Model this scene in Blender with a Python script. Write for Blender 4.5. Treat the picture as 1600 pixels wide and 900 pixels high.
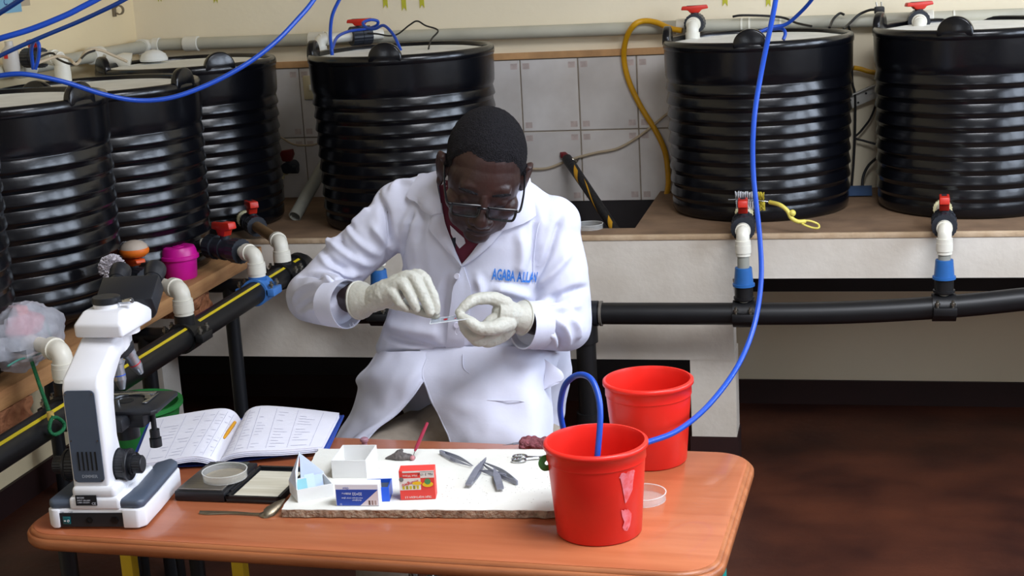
import bpy, bmesh, math, random
import numpy as np
from mathutils import Vector, Matrix, Euler
from mathutils.bvhtree import BVHTree
from mathutils import noise as mnoise
random.seed(7)
SC = bpy.context.scene
COL = SC.collection
for o in list(bpy.data.objects):
    bpy.data.objects.remove(o)
PI = math.pi
RAD = math.radians

# ------------------------------------------------------------------ camera
CAM_YAW, CAM_PITCH, CAM_ROLL, FPX = RAD(13.15), RAD(13.28), RAD(-3.22), 2310.0
CAM_POS = Vector((0.0, 0.0, 1.62))
_cy, _sy, _cp, _sp = math.cos(CAM_YAW), math.sin(CAM_YAW), math.cos(CAM_PITCH), math.sin(CAM_PITCH)
_f = Vector((-_sy * _cp, _cy * _cp, -_sp))
_r0 = Vector((_cy, _sy, 0))
_u0 = _r0.cross(_f)
_r = _r0 * math.cos(CAM_ROLL) + _u0 * math.sin(CAM_ROLL)
_u = -_r0 * math.sin(CAM_ROLL) + _u0 * math.cos(CAM_ROLL)
cam_data = bpy.data.cameras.new('camera')
cam = bpy.data.objects.new('camera', cam_data)
COL.objects.link(cam)
cam.matrix_world = Matrix(((_r.x, _u.x, -_f.x, 0), (_r.y, _u.y, -_f.y, 0), (_r.z, _u.z, -_f.z, CAM_POS.z), (0, 0, 0, 1)))
cam_data.sensor_width = 36.0
cam_data.lens = FPX / 1600.0 * 36.0
cam_data.clip_start = 0.05
SC.camera = cam

# ------------------------------------------------------------------ world, lights, exposure
SC.view_settings.view_transform = 'Standard'
SC.view_settings.look = 'None'
SC.view_settings.gamma = 1.0
SC.view_settings.use_curve_mapping = False
SC.view_settings.exposure = 0.0
w = bpy.data.worlds.new('world')
SC.world = w
w.use_nodes = True
w.node_tree.nodes['Background'].inputs[0].default_value = (0.75, 0.85, 1.0, 1)
w.node_tree.nodes['Background'].inputs[1].default_value = 1.0

def area(name, loc, target, sx, sy, power, col=(1, 1, 1)):
    d = bpy.data.lights.new(name, 'AREA')
    d.shape = 'RECTANGLE'
    d.size, d.size_y, d.energy, d.color = sx, sy, power, col
    o = bpy.data.objects.new(name, d)
    COL.objects.link(o)
    o.location = loc
    o.rotation_euler = (Vector(target) - Vector(loc)).to_track_quat('-Z', 'Y').to_euler()
    return o
# daylight entering through the windows: three on the right wall, two behind the camera
WIN_R = [(1.25, 2.1), (2.4, 3.25), (3.55, 4.4)]      # y ranges of the windows in the right wall
WIN_RZ = (1.30, 2.35)
WIN_F = [(-2.3, -1.3), (0.1, 1.1)]        # x ranges of the windows in the front wall
WIN_FZ = (1.3, 2.35)
ROOM_X0, ROOM_X1, ROOM_Y0, ROOM_Y1, ROOM_H = -2.5, 2.2, -1.6, 4.98, 2.8
for (a, b) in WIN_R:
    area('window_daylight', (ROOM_X1 + 0.02, (a + b) / 2, sum(WIN_RZ) / 2), (0, (a + b) / 2, sum(WIN_RZ) / 2 - 0.25), b - a - .04, WIN_RZ[1] - WIN_RZ[0] - .04, 42, (0.72, 0.83, 1.0))
for (a, b) in WIN_F:
    area('window_daylight', ((a + b) / 2, ROOM_Y0 - 0.02, sum(WIN_FZ) / 2), ((a + b) / 2, 2, sum(WIN_FZ) / 2 - 0.3), b - a - .04, WIN_FZ[1] - WIN_FZ[0] - .04, 12, (0.88, 0.93, 1.0))

SKY = (-.05, 1.25, 1.2, 2.5)              # unseen roof light, added to brighten table and back wall: x0, x1, y0, y1
area('added_skylight', ((SKY[0] + SKY[1]) / 2, (SKY[2] + SKY[3]) / 2, ROOM_H + .06), ((SKY[0] + SKY[1]) / 2, (SKY[2] + SKY[3]) / 2, 0), SKY[1] - SKY[0], SKY[3] - SKY[2], 118, (0.90, 0.93, 1.0))

def at(px, py, x=None, y=None, z=None):
    """point of the room that stands behind a place of the photograph on a given plane"""
    v = _f + _r * ((px - 800) / FPX) - _u * ((py - 450) / FPX)
    if z is not None: t = (z - CAM_POS.z) / v.z
    elif y is not None: t = y / v.y
    else: t = x / v.x
    return CAM_POS + v * t

# ------------------------------------------------------------------ materials
MATS = {}
def lin(c):
    return tuple(((v / 255) / 12.92 if v <= 10 else ((v / 255 + 0.055) / 1.055) ** 2.4) for v in c)
def mat(name, rgb, rough=0.5, metal=0.0, var=0.0, scale=20.0, bump=0.0, bscale=None, spec=0.5, trans=0.0, ior=1.45, coat=0.0, alpha=1.0, rgb2=None, detail=4.0, stretch=None, sub=0.0, thr=None):
    if name in MATS: return MATS[name]
    m = bpy.data.materials.new(name)
    m.use_nodes = True
    nt = m.node_tree
    b = nt.nodes['Principled BSDF']
    c = lin(rgb)
    b.inputs['Base Color'].default_value = (*c, 1)
    b.inputs['Roughness'].default_value = rough
    b.inputs['Metallic'].default_value = metal
    b.inputs['Specular IOR Level'].default_value = spec
    b.inputs['Transmission Weight'].default_value = trans
    b.inputs['IOR'].default_value = ior
    b.inputs['Coat Weight'].default_value = coat
    b.inputs['Alpha'].default_value = alpha
    if sub:
        b.inputs['Subsurface Weight'].default_value = sub
        b.inputs['Subsurface Radius'].default_value = (0.02, 0.01, 0.006)
    if var or bump:
        tc = nt.nodes.new('ShaderNodeTexCoord')
        src = tc.outputs['Object']
        if stretch:
            mp = nt.nodes.new('ShaderNodeMapping')
            mp.inputs['Scale'].default_value = stretch
            nt.links.new(src, mp.inputs['Vector'])
            src = mp.outputs['Vector']
    if var:
        n = nt.nodes.new('ShaderNodeTexNoise')
        n.inputs['Scale'].default_value = scale
        n.inputs['Detail'].default_value = detail
        nt.links.new(src, n.inputs['Vector'])
        r = nt.nodes.new('ShaderNodeValToRGB')
        lo, hi = thr or (0.3, 0.7)
        r.color_ramp.elements[0].position = lo
        r.color_ramp.elements[1].position = hi
        c2 = lin(rgb2) if rgb2 else tuple(v * (1 - var) for v in c)
        k = 1.0 if rgb2 else 1.0
        r.color_ramp.elements[0].color = (*c2, 1)
        r.color_ramp.elements[1].color = (*[min(1, v * (1 + (0 if rgb2 else var * .35))) for v in c], 1)
        nt.links.new(n.outputs['Fac'], r.inputs['Fac'])
        nt.links.new(r.outputs['Color'], b.inputs['Base Color'])
    if bump:
        n2 = nt.nodes.new('ShaderNodeTexNoise')
        n2.inputs['Scale'].default_value = bscale or scale
        n2.inputs['Detail'].default_value = 5
        nt.links.new(src, n2.inputs['Vector'])
        bp = nt.nodes.new('ShaderNodeBump')
        bp.inputs['Strength'].default_value = bump
        bp.inputs['Distance'].default_value = 0.01
        nt.links.new(n2.outputs['Fac'], bp.inputs['Height'])
        nt.links.new(bp.outputs['Normal'], b.inputs['Normal'])
    MATS[name] = m
    return m

# ------------------------------------------------------------------ geometry helpers: a geo is (verts, faces)
def jn(*gs):
    V, F = [], []
    for v, f in gs:
        k = len(V)
        V += [tuple(p) for p in v]
        F += [tuple(i + k for i in q) for q in f]
    return V, F
def xf(g, M):
    return [tuple(M @ Vector(p)) for p in g[0]], g[1]
def mv(g, x, y, z):
    return [(p[0] + x, p[1] + y, p[2] + z) for p in g[0]], g[1]
def rot(g, rx=0, ry=0, rz=0):
    return xf(g, Euler((rx, ry, rz)).to_matrix().to_4x4())
def box(sx, sy, sz, c=(0, 0, 0), bev=0.0, seg=2):
    if not bev:
        x, y, z = sx / 2, sy / 2, sz / 2
        V = [(-x, -y, -z), (x, -y, -z), (x, y, -z), (-x, y, -z), (-x, -y, z), (x, -y, z), (x, y, z), (-x, y, z)]
        F = [(0, 3, 2, 1), (4, 5, 6, 7), (0, 1, 5, 4), (1, 2, 6, 5), (2, 3, 7, 6), (3, 0, 4, 7)]
        return mv((V, F), *c)
    bm = bmesh.new()
    bmesh.ops.create_cube(bm, size=1)
    for v in bm.verts: v.co = Vector((v.co.x * sx, v.co.y * sy, v.co.z * sz))
    bmesh.ops.bevel(bm, geom=bm.edges[:], offset=min(bev, .49 * min(sx, sy, sz)), segments=seg, affect='EDGES', profile=0.5)
    return mv(frombm(bm), *c)
def frombm(bm):
    bm.verts.index_update()
    g = [tuple(v.co) for v in bm.verts], [tuple(v.index for v in f.verts) for f in bm.faces]
    bm.free()
    return g
def bb(x0, x1, y0, y1, z0, z1, bev=0.0):
    return box(x1 - x0, y1 - y0, z1 - z0, ((x0 + x1) / 2, (y0 + y1) / 2, (z0 + z1) / 2), bev)
def lathe(prof, n=32, a0=0.0, a1=2 * PI):
    V, F, rows = [], [], []
    full = abs(a1 - a0 - 2 * PI) < 1e-6
    m = n if full else n + 1
    for r, z in prof:
        if r < 1e-7:
            rows.append([len(V)] * m); V.append((0, 0, z))
        else:
            k = len(V)
            for i in range(m):
                a = a0 + (a1 - a0) * i / n
                V.append((r * math.cos(a), r * math.sin(a), z))
            rows.append(list(range(k, k + m)))
    for j in range(len(rows) - 1):
        A, B = rows[j], rows[j + 1]
        for i in range(n):
            i2 = (i + 1) % m
            q = [A[i], A[i2], B[i2], B[i]]
            q2 = []
            for t in q:
                if t not in q2: q2.append(t)
            if len(q2) >= 3: F.append(tuple(q2))
    return V, F
def cyl(r, h, n=24, r2=None, z0=0.0, bev=0.0):
    r2 = r if r2 is None else r2
    if bev:
        return lathe([(0, z0), (r - bev, z0), (r, z0 + bev), (r2, z0 + h - bev), (r2 - bev, z0 + h), (0, z0 + h)], n)
    return lathe([(0, z0), (r, z0), (r2, z0 + h), (0, z0 + h)], n)
def ring(ro, ri, h, n=32, z0=0.0):
    return lathe([(ri, z0), (ro, z0), (ro, z0 + h), (ri, z0 + h), (ri, z0)], n)
def align(g, a, b):
    """take a geo built along +z from 0 and put it from a towards b"""
    a, b = Vector(a), Vector(b)
    q = (b - a).to_track_quat('Z', 'Y').to_matrix().to_4x4()
    return xf(g, Matrix.Translation(a) @ q)
def rod(a, b, r, n=16, r2=None, bev=0.0):
    return align(cyl(r, (Vector(b) - Vector(a)).length, n, r2, bev=bev), a, b)
def smooth_path(P, sub=6):
    P = [Vector(p) for p in P]
    if len(P) < 3 or sub < 2: return P
    out = []
    Q = [P[0] * 2 - P[1]] + P + [P[-1] * 2 - P[-2]]
    for i in range(1, len(Q) - 2):
        p0, p1, p2, p3 = Q[i - 1], Q[i], Q[i + 1], Q[i + 2]
        for k in range(sub):
            t = k / sub
            out.append(0.5 * ((2 * p1) + (p2 - p0) * t + (2 * p0 - 5 * p1 + 4 * p2 - p3) * t * t + (3 * p1 - p0 - 3 * p2 + p3) * t ** 3))
    out.append(P[-1])
    return out
def tube(P, r, n=10, sub=6, cap=True, flat=1.0):
    R = r if isinstance(r, (list, tuple)) else None
    pts = smooth_path(P, sub)
    m = len(pts)
    V, F = [], []
    up = None
    for i, p in enumerate(pts):
        t = (pts[min(i + 1, m - 1)] - pts[max(i - 1, 0)])
        if t.length < 1e-9: t = Vector((0, 0, 1))
        t.normalize()
        if up is None:
            up = t.orthogonal().normalized()
        else:
            up = (up - t * up.dot(t))
            up = up.normalized() if up.length > 1e-6 else t.orthogonal().normalized()
        s = t.cross(up)
        if R:
            u = i / (m - 1) * (len(R) - 1)
            k = min(int(u), len(R) - 2)
            rr = R[k] + (R[k + 1] - R[k]) * (u - k)
        else: rr = r
        for j in range(n):
            a = 2 * PI * j / n
            V.append(tuple(p + (up * math.cos(a) + s * math.sin(a) * flat) * rr))
    for i in range(m - 1):
        for j in range(n):
            F.append((i * n + j, i * n + (j + 1) % n, (i + 1) * n + (j + 1) % n, (i + 1) * n + j))
    if cap:
        F.append(tuple(range(n - 1, -1, -1)))
        F.append(tuple(range((m - 1) * n, m * n)))
    return V, F
def ball(c, r, n=16, m=10):
    rx, ry, rz = r if isinstance(r, (list, tuple)) else (r, r, r)
    prof = [(math.sin(PI * k / m), -math.cos(PI * k / m)) for k in range(m + 1)]
    prof[0] = (0, -1); prof[-1] = (0, 1)
    V, F = lathe(prof, n)
    return [(c[0] + p[0] * rx, c[1] + p[1] * ry, c[2] + p[2] * rz) for p in V], F
def prism(poly, h, z0=0.0, bev=0.0, seg=2):
    """polygon in xy pushed up by h"""
    bm = bmesh.new()
    vs = [bm.verts.new((x, y, z0)) for x, y in poly]
    f = bm.faces.new(vs)
    f.normal_update()
    if f.normal.z > 0: f.normal_flip()
    r = bmesh.ops.extrude_face_region(bm, geom=[f])
    for e in r['geom']:
        if isinstance(e, bmesh.types.BMVert): e.co.z += h
    bmesh.ops.recalc_face_normals(bm, faces=bm.faces[:])
    if bev:
        bmesh.ops.bevel(bm, geom=bm.edges[:], offset=bev, segments=seg, affect='EDGES', profile=.5)
    return frombm(bm)
def rrect(w, h, r, n=6, cx=0, cy=0):
    out = []
    for k, (sx, sy) in enumerate(((1, 1), (-1, 1), (-1, -1), (1, -1))):
        for i in range(n + 1):
            a = PI / 2 * (k + i / n)
            out.append((cx + sx * (w / 2 - r) + r * math.cos(a), cy + sy * (h / 2 - r) + r * math.sin(a)))
    return out
def grid_patch(G, th=0.0, sub=4, flip=False):
    """smooth surface through a grid of points, with thickness"""
    rows = [smooth_path(r, sub) for r in G]
    cols = list(zip(*rows))
    cols = [smooth_path(list(c), sub) for c in cols]
    nu, nv = len(cols), len(cols[0])
    V = [p for c in cols for p in c]
    F = [(i * nv + j, i * nv + j + 1, (i + 1) * nv + j + 1, (i + 1) * nv + j) for i in range(nu - 1) for j in range(nv - 1)]
    if flip: F = [tuple(reversed(q)) for q in F]
    if th:
        N = [Vector((0, 0, 0)) for _ in V]
        for q in F:
            n = (V[q[1]] - V[q[0]]).cross(V[q[2]] - V[q[0]])
            for i in q: N[i] += n
        k = len(V)
        V = V + [V[i] - (N[i].normalized() if N[i].length > 0 else Vector((0, 0, 1))) * th for i in range(k)]
        F2 = [tuple(reversed([i + k for i in q])) for q in F]
        bd = [j for j in range(nv)] + [i * nv + nv - 1 for i in range(1, nu)] + [(nu - 1) * nv + j for j in range(nv - 2, -1, -1)] + [i * nv for i in range(nu - 2, 0, -1)]
        side = []
        for a in range(len(bd)):
            p, q = bd[a], bd[(a + 1) % len(bd)]
            side.append((q, p, p + k, q + k) if not flip else (p, q, q + k, p + k))
        F = F + F2 + side
    return [tuple(p) for p in V], F
def mesh_of(name, g):
    me = bpy.data.meshes.new(name)
    me.from_pydata([tuple(p) for p in g[0]], [], [tuple(q) for q in g[1]])
    me.update()
    return me
def obj(name, g, m, parent=None, smooth=True, angle=38, loc=None, fix=True):
    if isinstance(g, bpy.types.Mesh): me = g
    else:
        me = mesh_of(name, g)
        if fix:
            bm = bmesh.new(); bm.from_mesh(me)
            bmesh.ops.recalc_face_normals(bm, faces=bm.faces[:])
            bm.to_mesh(me); bm.free()
        if smooth:
            me.polygons.foreach_set('use_smooth', [True] * len(me.polygons))
            me.set_sharp_from_angle(angle=RAD(angle))
    if not me.materials: me.materials.append(m)
    o = bpy.data.objects.new(name, me)
    COL.objects.link(o)
    if loc: o.location = loc
    if parent: o.parent = parent
    return o
def tag(o, label, cat, group=None, kind=None):
    if label: o['label'] = label
    if cat: o['category'] = cat
    if group: o['group'] = group
    if kind: o['kind'] = kind
    return o
def thing(name, label, cat, loc=(0, 0, 0), rz=0.0, group=None):
    o = bpy.data.objects.new(name, None)
    COL.objects.link(o)
    o.empty_display_size = 0.05
    o.location = loc
    o.rotation_euler = (0, 0, rz)
    return tag(o, label, cat, group)
def struct(name, g, m, **k):
    o = obj(name, g, m, **k)
    o['kind'] = 'structure'
    return o
def copy_tree(o, parent=None):
    c = o.copy()
    COL.objects.link(c)
    c.parent = parent
    for ch in list(o.children):
        copy_tree(ch, c)
    return c
def remesh(gs, voxel, smooth_it=4, factor=.5):
    """fuse overlapping closed shapes into one continuous skin"""
    me = mesh_of('tmp', jn(*gs))
    o = bpy.data.objects.new('tmp', me)
    COL.objects.link(o)
    md = o.modifiers.new('r', 'REMESH'); md.mode = 'VOXEL'; md.voxel_size = voxel
    if smooth_it:
        s = o.modifiers.new('s', 'SMOOTH'); s.factor = factor; s.iterations = smooth_it
    dg = bpy.context.evaluated_depsgraph_get(); dg.update()
    out = bpy.data.meshes.new_from_object(o.evaluated_get(dg))
    bpy.data.objects.remove(o); bpy.data.meshes.remove(me)
    out.polygons.foreach_set('use_smooth', [True] * len(out.polygons))
    out.materials.clear()
    return out
def push(me, fn):
    """move every vertex along its normal by fn(position)"""
    n = len(me.vertices)
    co = np.empty(n * 3); me.vertices.foreach_get('co', co)
    nr = np.empty(n * 3); me.vertex_normals.foreach_get('vector', nr)
    d = np.array([fn(Vector(p)) for p in co.reshape(-1, 3)])
    me.vertices.foreach_set('co', (co.reshape(-1, 3) + nr.reshape(-1, 3) * d[:, None]).reshape(-1))
    me.update()
def text_geo(s, size=1.0, bold=0.0, ext=0.0):
    c = bpy.data.curves.new('t', 'FONT')
    c.body = s; c.size = size; c.offset = bold; c.extrude = ext; c.resolution_u = 2
    o = bpy.data.objects.new('t', c)
    COL.objects.link(o)
    dg = bpy.context.evaluated_depsgraph_get(); dg.update()
    me = bpy.data.meshes.new_from_object(o.evaluated_get(dg))
    g = [tuple(v.co) for v in me.vertices], [tuple(p.vertices) for p in me.polygons]
    bpy.data.objects.remove(o); bpy.data.curves.remove(c); bpy.data.meshes.remove(me)
    return g
# ------------------------------------------------------------------ shared materials
m_black = mat('black_polyethylene', (11, 12, 17), .22, var=.3, scale=9, bump=.04, bscale=50, spec=.5)
m_lid = mat('white_tank_lid', (228, 228, 222), .55, var=.12, scale=12)
m_pvc = mat('white_pvc', (226, 222, 208), .35, var=.08, scale=15)
m_pvcg = mat('grey_pvc', (150, 150, 140), .45, var=.15, scale=12)
m_pvcold = mat('aged_pvc', (186, 182, 164), .5, var=.16, scale=7)
m_dgrey = mat('dark_grey_fitting', (40, 44, 52), .45, var=.2, scale=30)
m_redp = mat('red_handle_plastic', (205, 46, 30), .4, var=.1, scale=25)
m_orangep = mat('orange_handle_plastic', (218, 82, 28), .4, var=.1, scale=25)
m_bluef = mat('blue_fitting', (40, 100, 168), .42, var=.15, scale=25)
m_pipe = mat('black_pe_pipe', (22, 22, 24), .42, var=.25, scale=18)
m_yel = mat('yellow_stripe', (205, 182, 30), .5, var=.1, scale=30)
m_blueh = mat('blue_hose', (22, 70, 172), .35, var=.06, scale=20)
m_chrome = mat('steel', (175, 178, 182), .22, 1.0, var=.1, scale=40)
m_brass = mat('dull_bolt', (150, 146, 135), .35, 1.0)
m_cable = mat('black_cable', (24, 22, 22), .5)
m_ycab = mat('yellow_hose', (214, 158, 22), .4, var=.1, scale=20)
m_beige = mat('beige_cable', (186, 168, 140), .55)

# ------------------------------------------------------------------ room shell
m_floor = mat('red_oxide_floor', (92, 48, 30), .5, var=.5, scale=3.4, rgb2=(50, 22, 15), bump=.15, bscale=30, detail=12, stretch=(1, 1.15, 1), thr=(.32, .78))
m_wall_b = mat('cream_plaster_back', (240, 227, 198), .8, var=.07, scale=1.6, bump=.08, bscale=40)
m_wall_l = mat('cream_plaster_left', (238, 218, 176), .8, var=.08, scale=1.5, bump=.08, bscale=40)
m_white_w = mat('plain_plaster', (168, 160, 148), .85, var=.06, scale=2)
m_ceil = mat('ceiling_paint', (176, 170, 160), .9, var=.05, scale=2)
m_skirt = mat('dark_red_skirting', (40, 14, 12), .6, var=.3, scale=6)
X0, X1, Y0, Y1, H = ROOM_X0, ROOM_X1, ROOM_Y0, ROOM_Y1, ROOM_H
T = .15
struct('floor', bb(X0 - T, X1 + T, Y0 - T, Y1 + T, -.1, 0), m_floor)
struct('ceiling', jn(bb(X0 - T, SKY[0], Y0 - T, Y1 + T, H, H + .1), bb(SKY[1], X1 + T, Y0 - T, Y1 + T, H, H + .1), bb(SKY[0], SKY[1], Y0 - T, SKY[2], H, H + .1), bb(SKY[0], SKY[1], SKY[3], Y1 + T, H, H + .1)), m_ceil)
wall_back = struct('wall_back', bb(X0 - T, X1 + T, Y1, Y1 + T, 0, H), m_wall_b)
struct('wall_left', bb(X0 - T, X0, Y0 - T, Y1, 0, H), m_wall_l)
def wall_holes(rng, zr, lo, hi, put):
    gs, cur = [], lo
    for a, b in rng:
        gs.append(put(cur, a, 0, H)); gs.append(put(a, b, 0, zr[0])); gs.append(put(a, b, zr[1], H)); cur = b
    gs.append(put(cur, hi, 0, H))
    return jn(*gs)
struct('wall_right', wall_holes(WIN_R, WIN_RZ, Y0 - T, Y1, lambda a, b, z0, z1: bb(X1, X1 + T, a, b, z0, z1)), m_white_w)
struct('wall_front', wall_holes(WIN_F, WIN_FZ, X0, X1, lambda a, b, z0, z1: bb(a, b, Y0 - T, Y0, z0, z1)), m_white_w)
m_frame = mat('window_frame_paint', (90, 80, 70), .5, var=.1, scale=10)
k = 0
for (a, b) in WIN_R:
    k += 1
    x = X1 - .02
    g = [bb(x - .02, x + .02, a, b, WIN_RZ[0], WIN_RZ[0] + .05), bb(x - .02, x + .02, a, b, WIN_RZ[1] - .05, WIN_RZ[1])]
    for i in range(4):
        yy = a + (b - a) * i / 3
        g.append(bb(x - .018, x + .018, yy - .02, yy + .02, WIN_RZ[0], WIN_RZ[1]))
    struct('window_%d' % k, jn(*g), m_frame)
for (a, b) in WIN_F:
    k += 1
    y = Y0 + .02
    g = [bb(a, b, y - .02, y + .02, WIN_FZ[0], WIN_FZ[0] + .05), bb(a, b, y - .02, y + .02, WIN_FZ[1] - .05, WIN_FZ[1])]
    for i in range(4):
        xx = a + (b - a) * i / 3
        g.append(bb(xx - .02, xx + .02, y - .018, y + .018, WIN_FZ[0], WIN_FZ[1]))
    struct('window_%d' % k, jn(*g), m_frame)
k += 1
struct('window_%d' % k, jn(*[bb(SKY[0] + (SKY[1] - SKY[0]) * i / 4 - .012, SKY[0] + (SKY[1] - SKY[0]) * i / 4 + .012, SKY[2], SKY[3], H + .0, H + .04) for i in range(1, 4)]), m_frame)  # bars across the added roof opening
struct('baseboard_back', bb(X0, X1, Y1 - .012, Y1 + .002, 0, .085), m_skirt)
struct('baseboard_left', bb(X0 - .002, X0 + .012, Y0, Y1 - .012, 0, .085), m_skirt)

# wall tiles: 20 x 25 cm, two courses below the edge strip
TILE_Y = Y1 - .010
m_tile = [mat('glazed_tile_a', (226, 222, 218), .28, var=.14, scale=7, rgb2=(206, 199, 193)),
          mat('glazed_tile_b', (220, 216, 212), .3, var=.14, scale=6, rgb2=(198, 192, 187)),
          mat('glazed_tile_c', (230, 226, 222), .27, var=.12, scale=8, rgb2=(210, 204, 199))]
m_corner = mat('tile_motif', (206, 190, 184), .35, var=.2, scale=60)
m_grout = mat('grout', (150, 138, 122), .9, var=.2, scale=40)
TW, TH = .2, .247
tile_x0 = -1.089 - TW * 7
tile_meshes = [mesh_of('tile', box(TW - .0045, .008, TH - .0045, bev=.0012, seg=1)) for _ in m_tile]
for me, mm in zip(tile_meshes, m_tile): me.materials.append(mm)
dec = mesh_of('corner_motif', jn(*[bb(sx * .079 - .012, sx * .079 + .012, -.0046, -.0030, sz * .101 - .010, sz * .101 + .010) for sx in (-1, 1) for sz in (-1, 1)]))
dec.materials.append(m_corner)
obj('grout_bed', bb(X0, -.20, Y1 - .011, Y1 + .001, 1.219 - 2 * TH, 1.219), m_grout, wall_back)
for r_ in range(2):
    for c_ in range(16):
        xx = tile_x0 + TW * (c_ + .5)
        if xx + TW / 2 < X0 + .01 or xx > -.22: continue
        o = bpy.data.objects.new('tile', tile_meshes[(r_ * 5 + c_ * 2) % 3])
        COL.objects.link(o); o.parent = wall_back
        o.location = (xx, TILE_Y, 1.217 - TH * (r_ + .5))
        d = bpy.data.objects.new('corner_motif', dec)
        COL.objects.link(d); d.parent = o
m_strip = mat('ochre_edge_strip', (205, 158, 108), .6, var=.25, scale=14)
struct('trim_1', bb(X0, -.20, Y1 - .02, Y1 + .001, 1.219, 1.240), m_strip)

m_shade = mat('painted_shade_band', (40, 36, 38), .6, var=.3, scale=6)  # near-black colour standing in for shade below the tiles and bench
struct('shade_band_1', bb(X0, X1, Y1 - .009, Y1 + .001, .40, 1.219 - 2 * TH), m_shade)
struct('shade_band_2', bb(X0, -.41, Y1 - .009, Y1 + .001, .085, .40), m_shade)  # shade of the bench opening painted down to the baseboard

# painted ticks of yellow green tape on the upper wall
m_ytape = mat('yellow_green_tape', (190, 186, 52), .6, var=.1, scale=30)
def tape(px, py, px2, h, lab, wdt=.02):
    p = at(px, py, y=Y1 - .003); q = at(px2, py, y=Y1 - .003)
    ww = abs(q.x - p.x)
    poly = [(-ww / 2, h), (ww / 2, h), (ww / 2, -.0), (0, .012), (-ww / 2, 0)]
    g = rot(prism(poly, .0016), PI / 2, 0, 0)
    o = obj('paper_tape', mv(g, 0, 0, 0), m_ytape, loc=((p.x + q.x) / 2, Y1 - .0004, p.z))
    tag(o, lab, 'tape', 'yellow tapes on the back wall')
tape(599, 13, 606, .09, 'leftmost of three yellow paper tapes above the tank behind the man')
tape(628, 17, 635, .09, 'middle one of three yellow paper tapes above the tank behind the man')
tape(656, 13, 663, .09, 'rightmost of three yellow paper tapes above the tank behind the man')
tape(1129, 10, 1137, .08, 'notched yellow paper tape above the tank right of the man')
tape(1197, 11, 1204, .08, 'yellow paper tape beside the blue hose at the top of the wall')
tape(247, 3, 252, .05, 'short yellow tape end near the wall corner')
tape(334, 5, 340, .05, 'short yellow tape end right of the one near the wall corner')

# ------------------------------------------------------------------ concrete bench along the back wall
m_conc = mat('painted_bench_plaster', (226, 218, 206), .8, var=.3, scale=3.5, rgb2=(200, 189, 174), bump=.15, bscale=35, detail=8)
m_edge = mat('worn_bench_edge', (178, 150, 118), .85, var=.4, scale=14, rgb2=(205, 180, 150), bump=.3, bscale=50)
m_btop = mat('bench_top_screed', (142, 114, 88), .75, var=.4, scale=8, rgb2=(112, 88, 68), bump=.12, bscale=40)
LY, LZ = 4.2, .758
bench = thing('concrete_bench', 'long plastered concrete bench along the back wall carrying black tanks', 'bench', (0, LY, 0))
def bpart(n, g, m): return obj(n, mv(g, 0, -LY, 0), m, bench)
bpart('front_wall', bb(-2.49, -.325, LY, LY + .10, .382, LZ - .012), m_conc)
bpart('slab_face', bb(-.325, 2.19, LY, LY + .10, .628, LZ - .012), m_conc)
bpart('slab', bb(-.62, 2.19, LY + .10, Y1 - .03, .65, LZ - .012), m_btop)
bpart('slab', bb(-2.49, -1.06, LY + .10, Y1 - .03, .65, LZ - .012), m_btop)
bpart('top_screed', bb(-.62, 2.19, LY + .012, Y1 - .03, LZ - .012, LZ), m_btop)
bpart('top_screed', bb(-2.49, -1.06, LY + .012, Y1 - .03, LZ - .012, LZ), m_btop)
bpart('top_screed', bb(-1.06, -.62, LY + .012, LY + .115, LZ - .012, LZ), m_btop)
bpart('chipped_edge', bb(-2.49, 2.19, LY - .004, LY + .014, LZ - .014, LZ + .0015, .003), m_edge)
bpart('pillar', bb(-.455, -.322, LY + .002, LY + .12, .144, .40), m_conc)
bpart('pillar_base', bb(-.460, -.318, LY - .002, LY + .122, 0, .144), m_skirt)
bpart('pillar', bb(1.2, 1.33, LY + .002, LY + .12, 0, .64), m_conc)
bpart('pillar', bb(-2.3, -2.15, LY + .002, LY + .12, 0, .40), m_conc)

# ------------------------------------------------------------------ plank shelf along the left wall
m_plank = mat('raw_plank', (186, 140, 92), .75, var=.35, scale=5, rgb2=(150, 104, 66), bump=.15, bscale=30, stretch=(6, .8, 6))
m_plank2 = mat('raw_plank_dark', (158, 108, 74), .78, var=.35, scale=5, rgb2=(120, 78, 52), bump=.15, bscale=30, stretch=(6, .8, 6))
m_rough = mat('rough_cut_end', (182, 124, 88), .9, var=.5, scale=45, rgb2=(138, 86, 58), bump=.9, bscale=60)
m_bsteel = mat('black_steel', (20, 22, 26), .42, var=.2, scale=20)
SX, SZ = -1.762, .74
shelf = thing('plank_shelf', 'rough plank shelf on black steel legs along the left wall', 'shelf', (-2.1, 3.1, 0))
def spart(n, g, m): return obj(n, mv(g, 2.1, -3.1, 0), m, shelf)
px_ = SX
for i, ww in enumerate((.15, .19, .18, .19)):
    spart('plank', bb(px_ - ww + .004, px_, 1.9 + .03 * i, 4.185 - .004 * i, SZ - .042, SZ - .002 * i, .003), (m_plank, m_plank2, m_plank, m_plank2)[i])
    px_ -= ww
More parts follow.
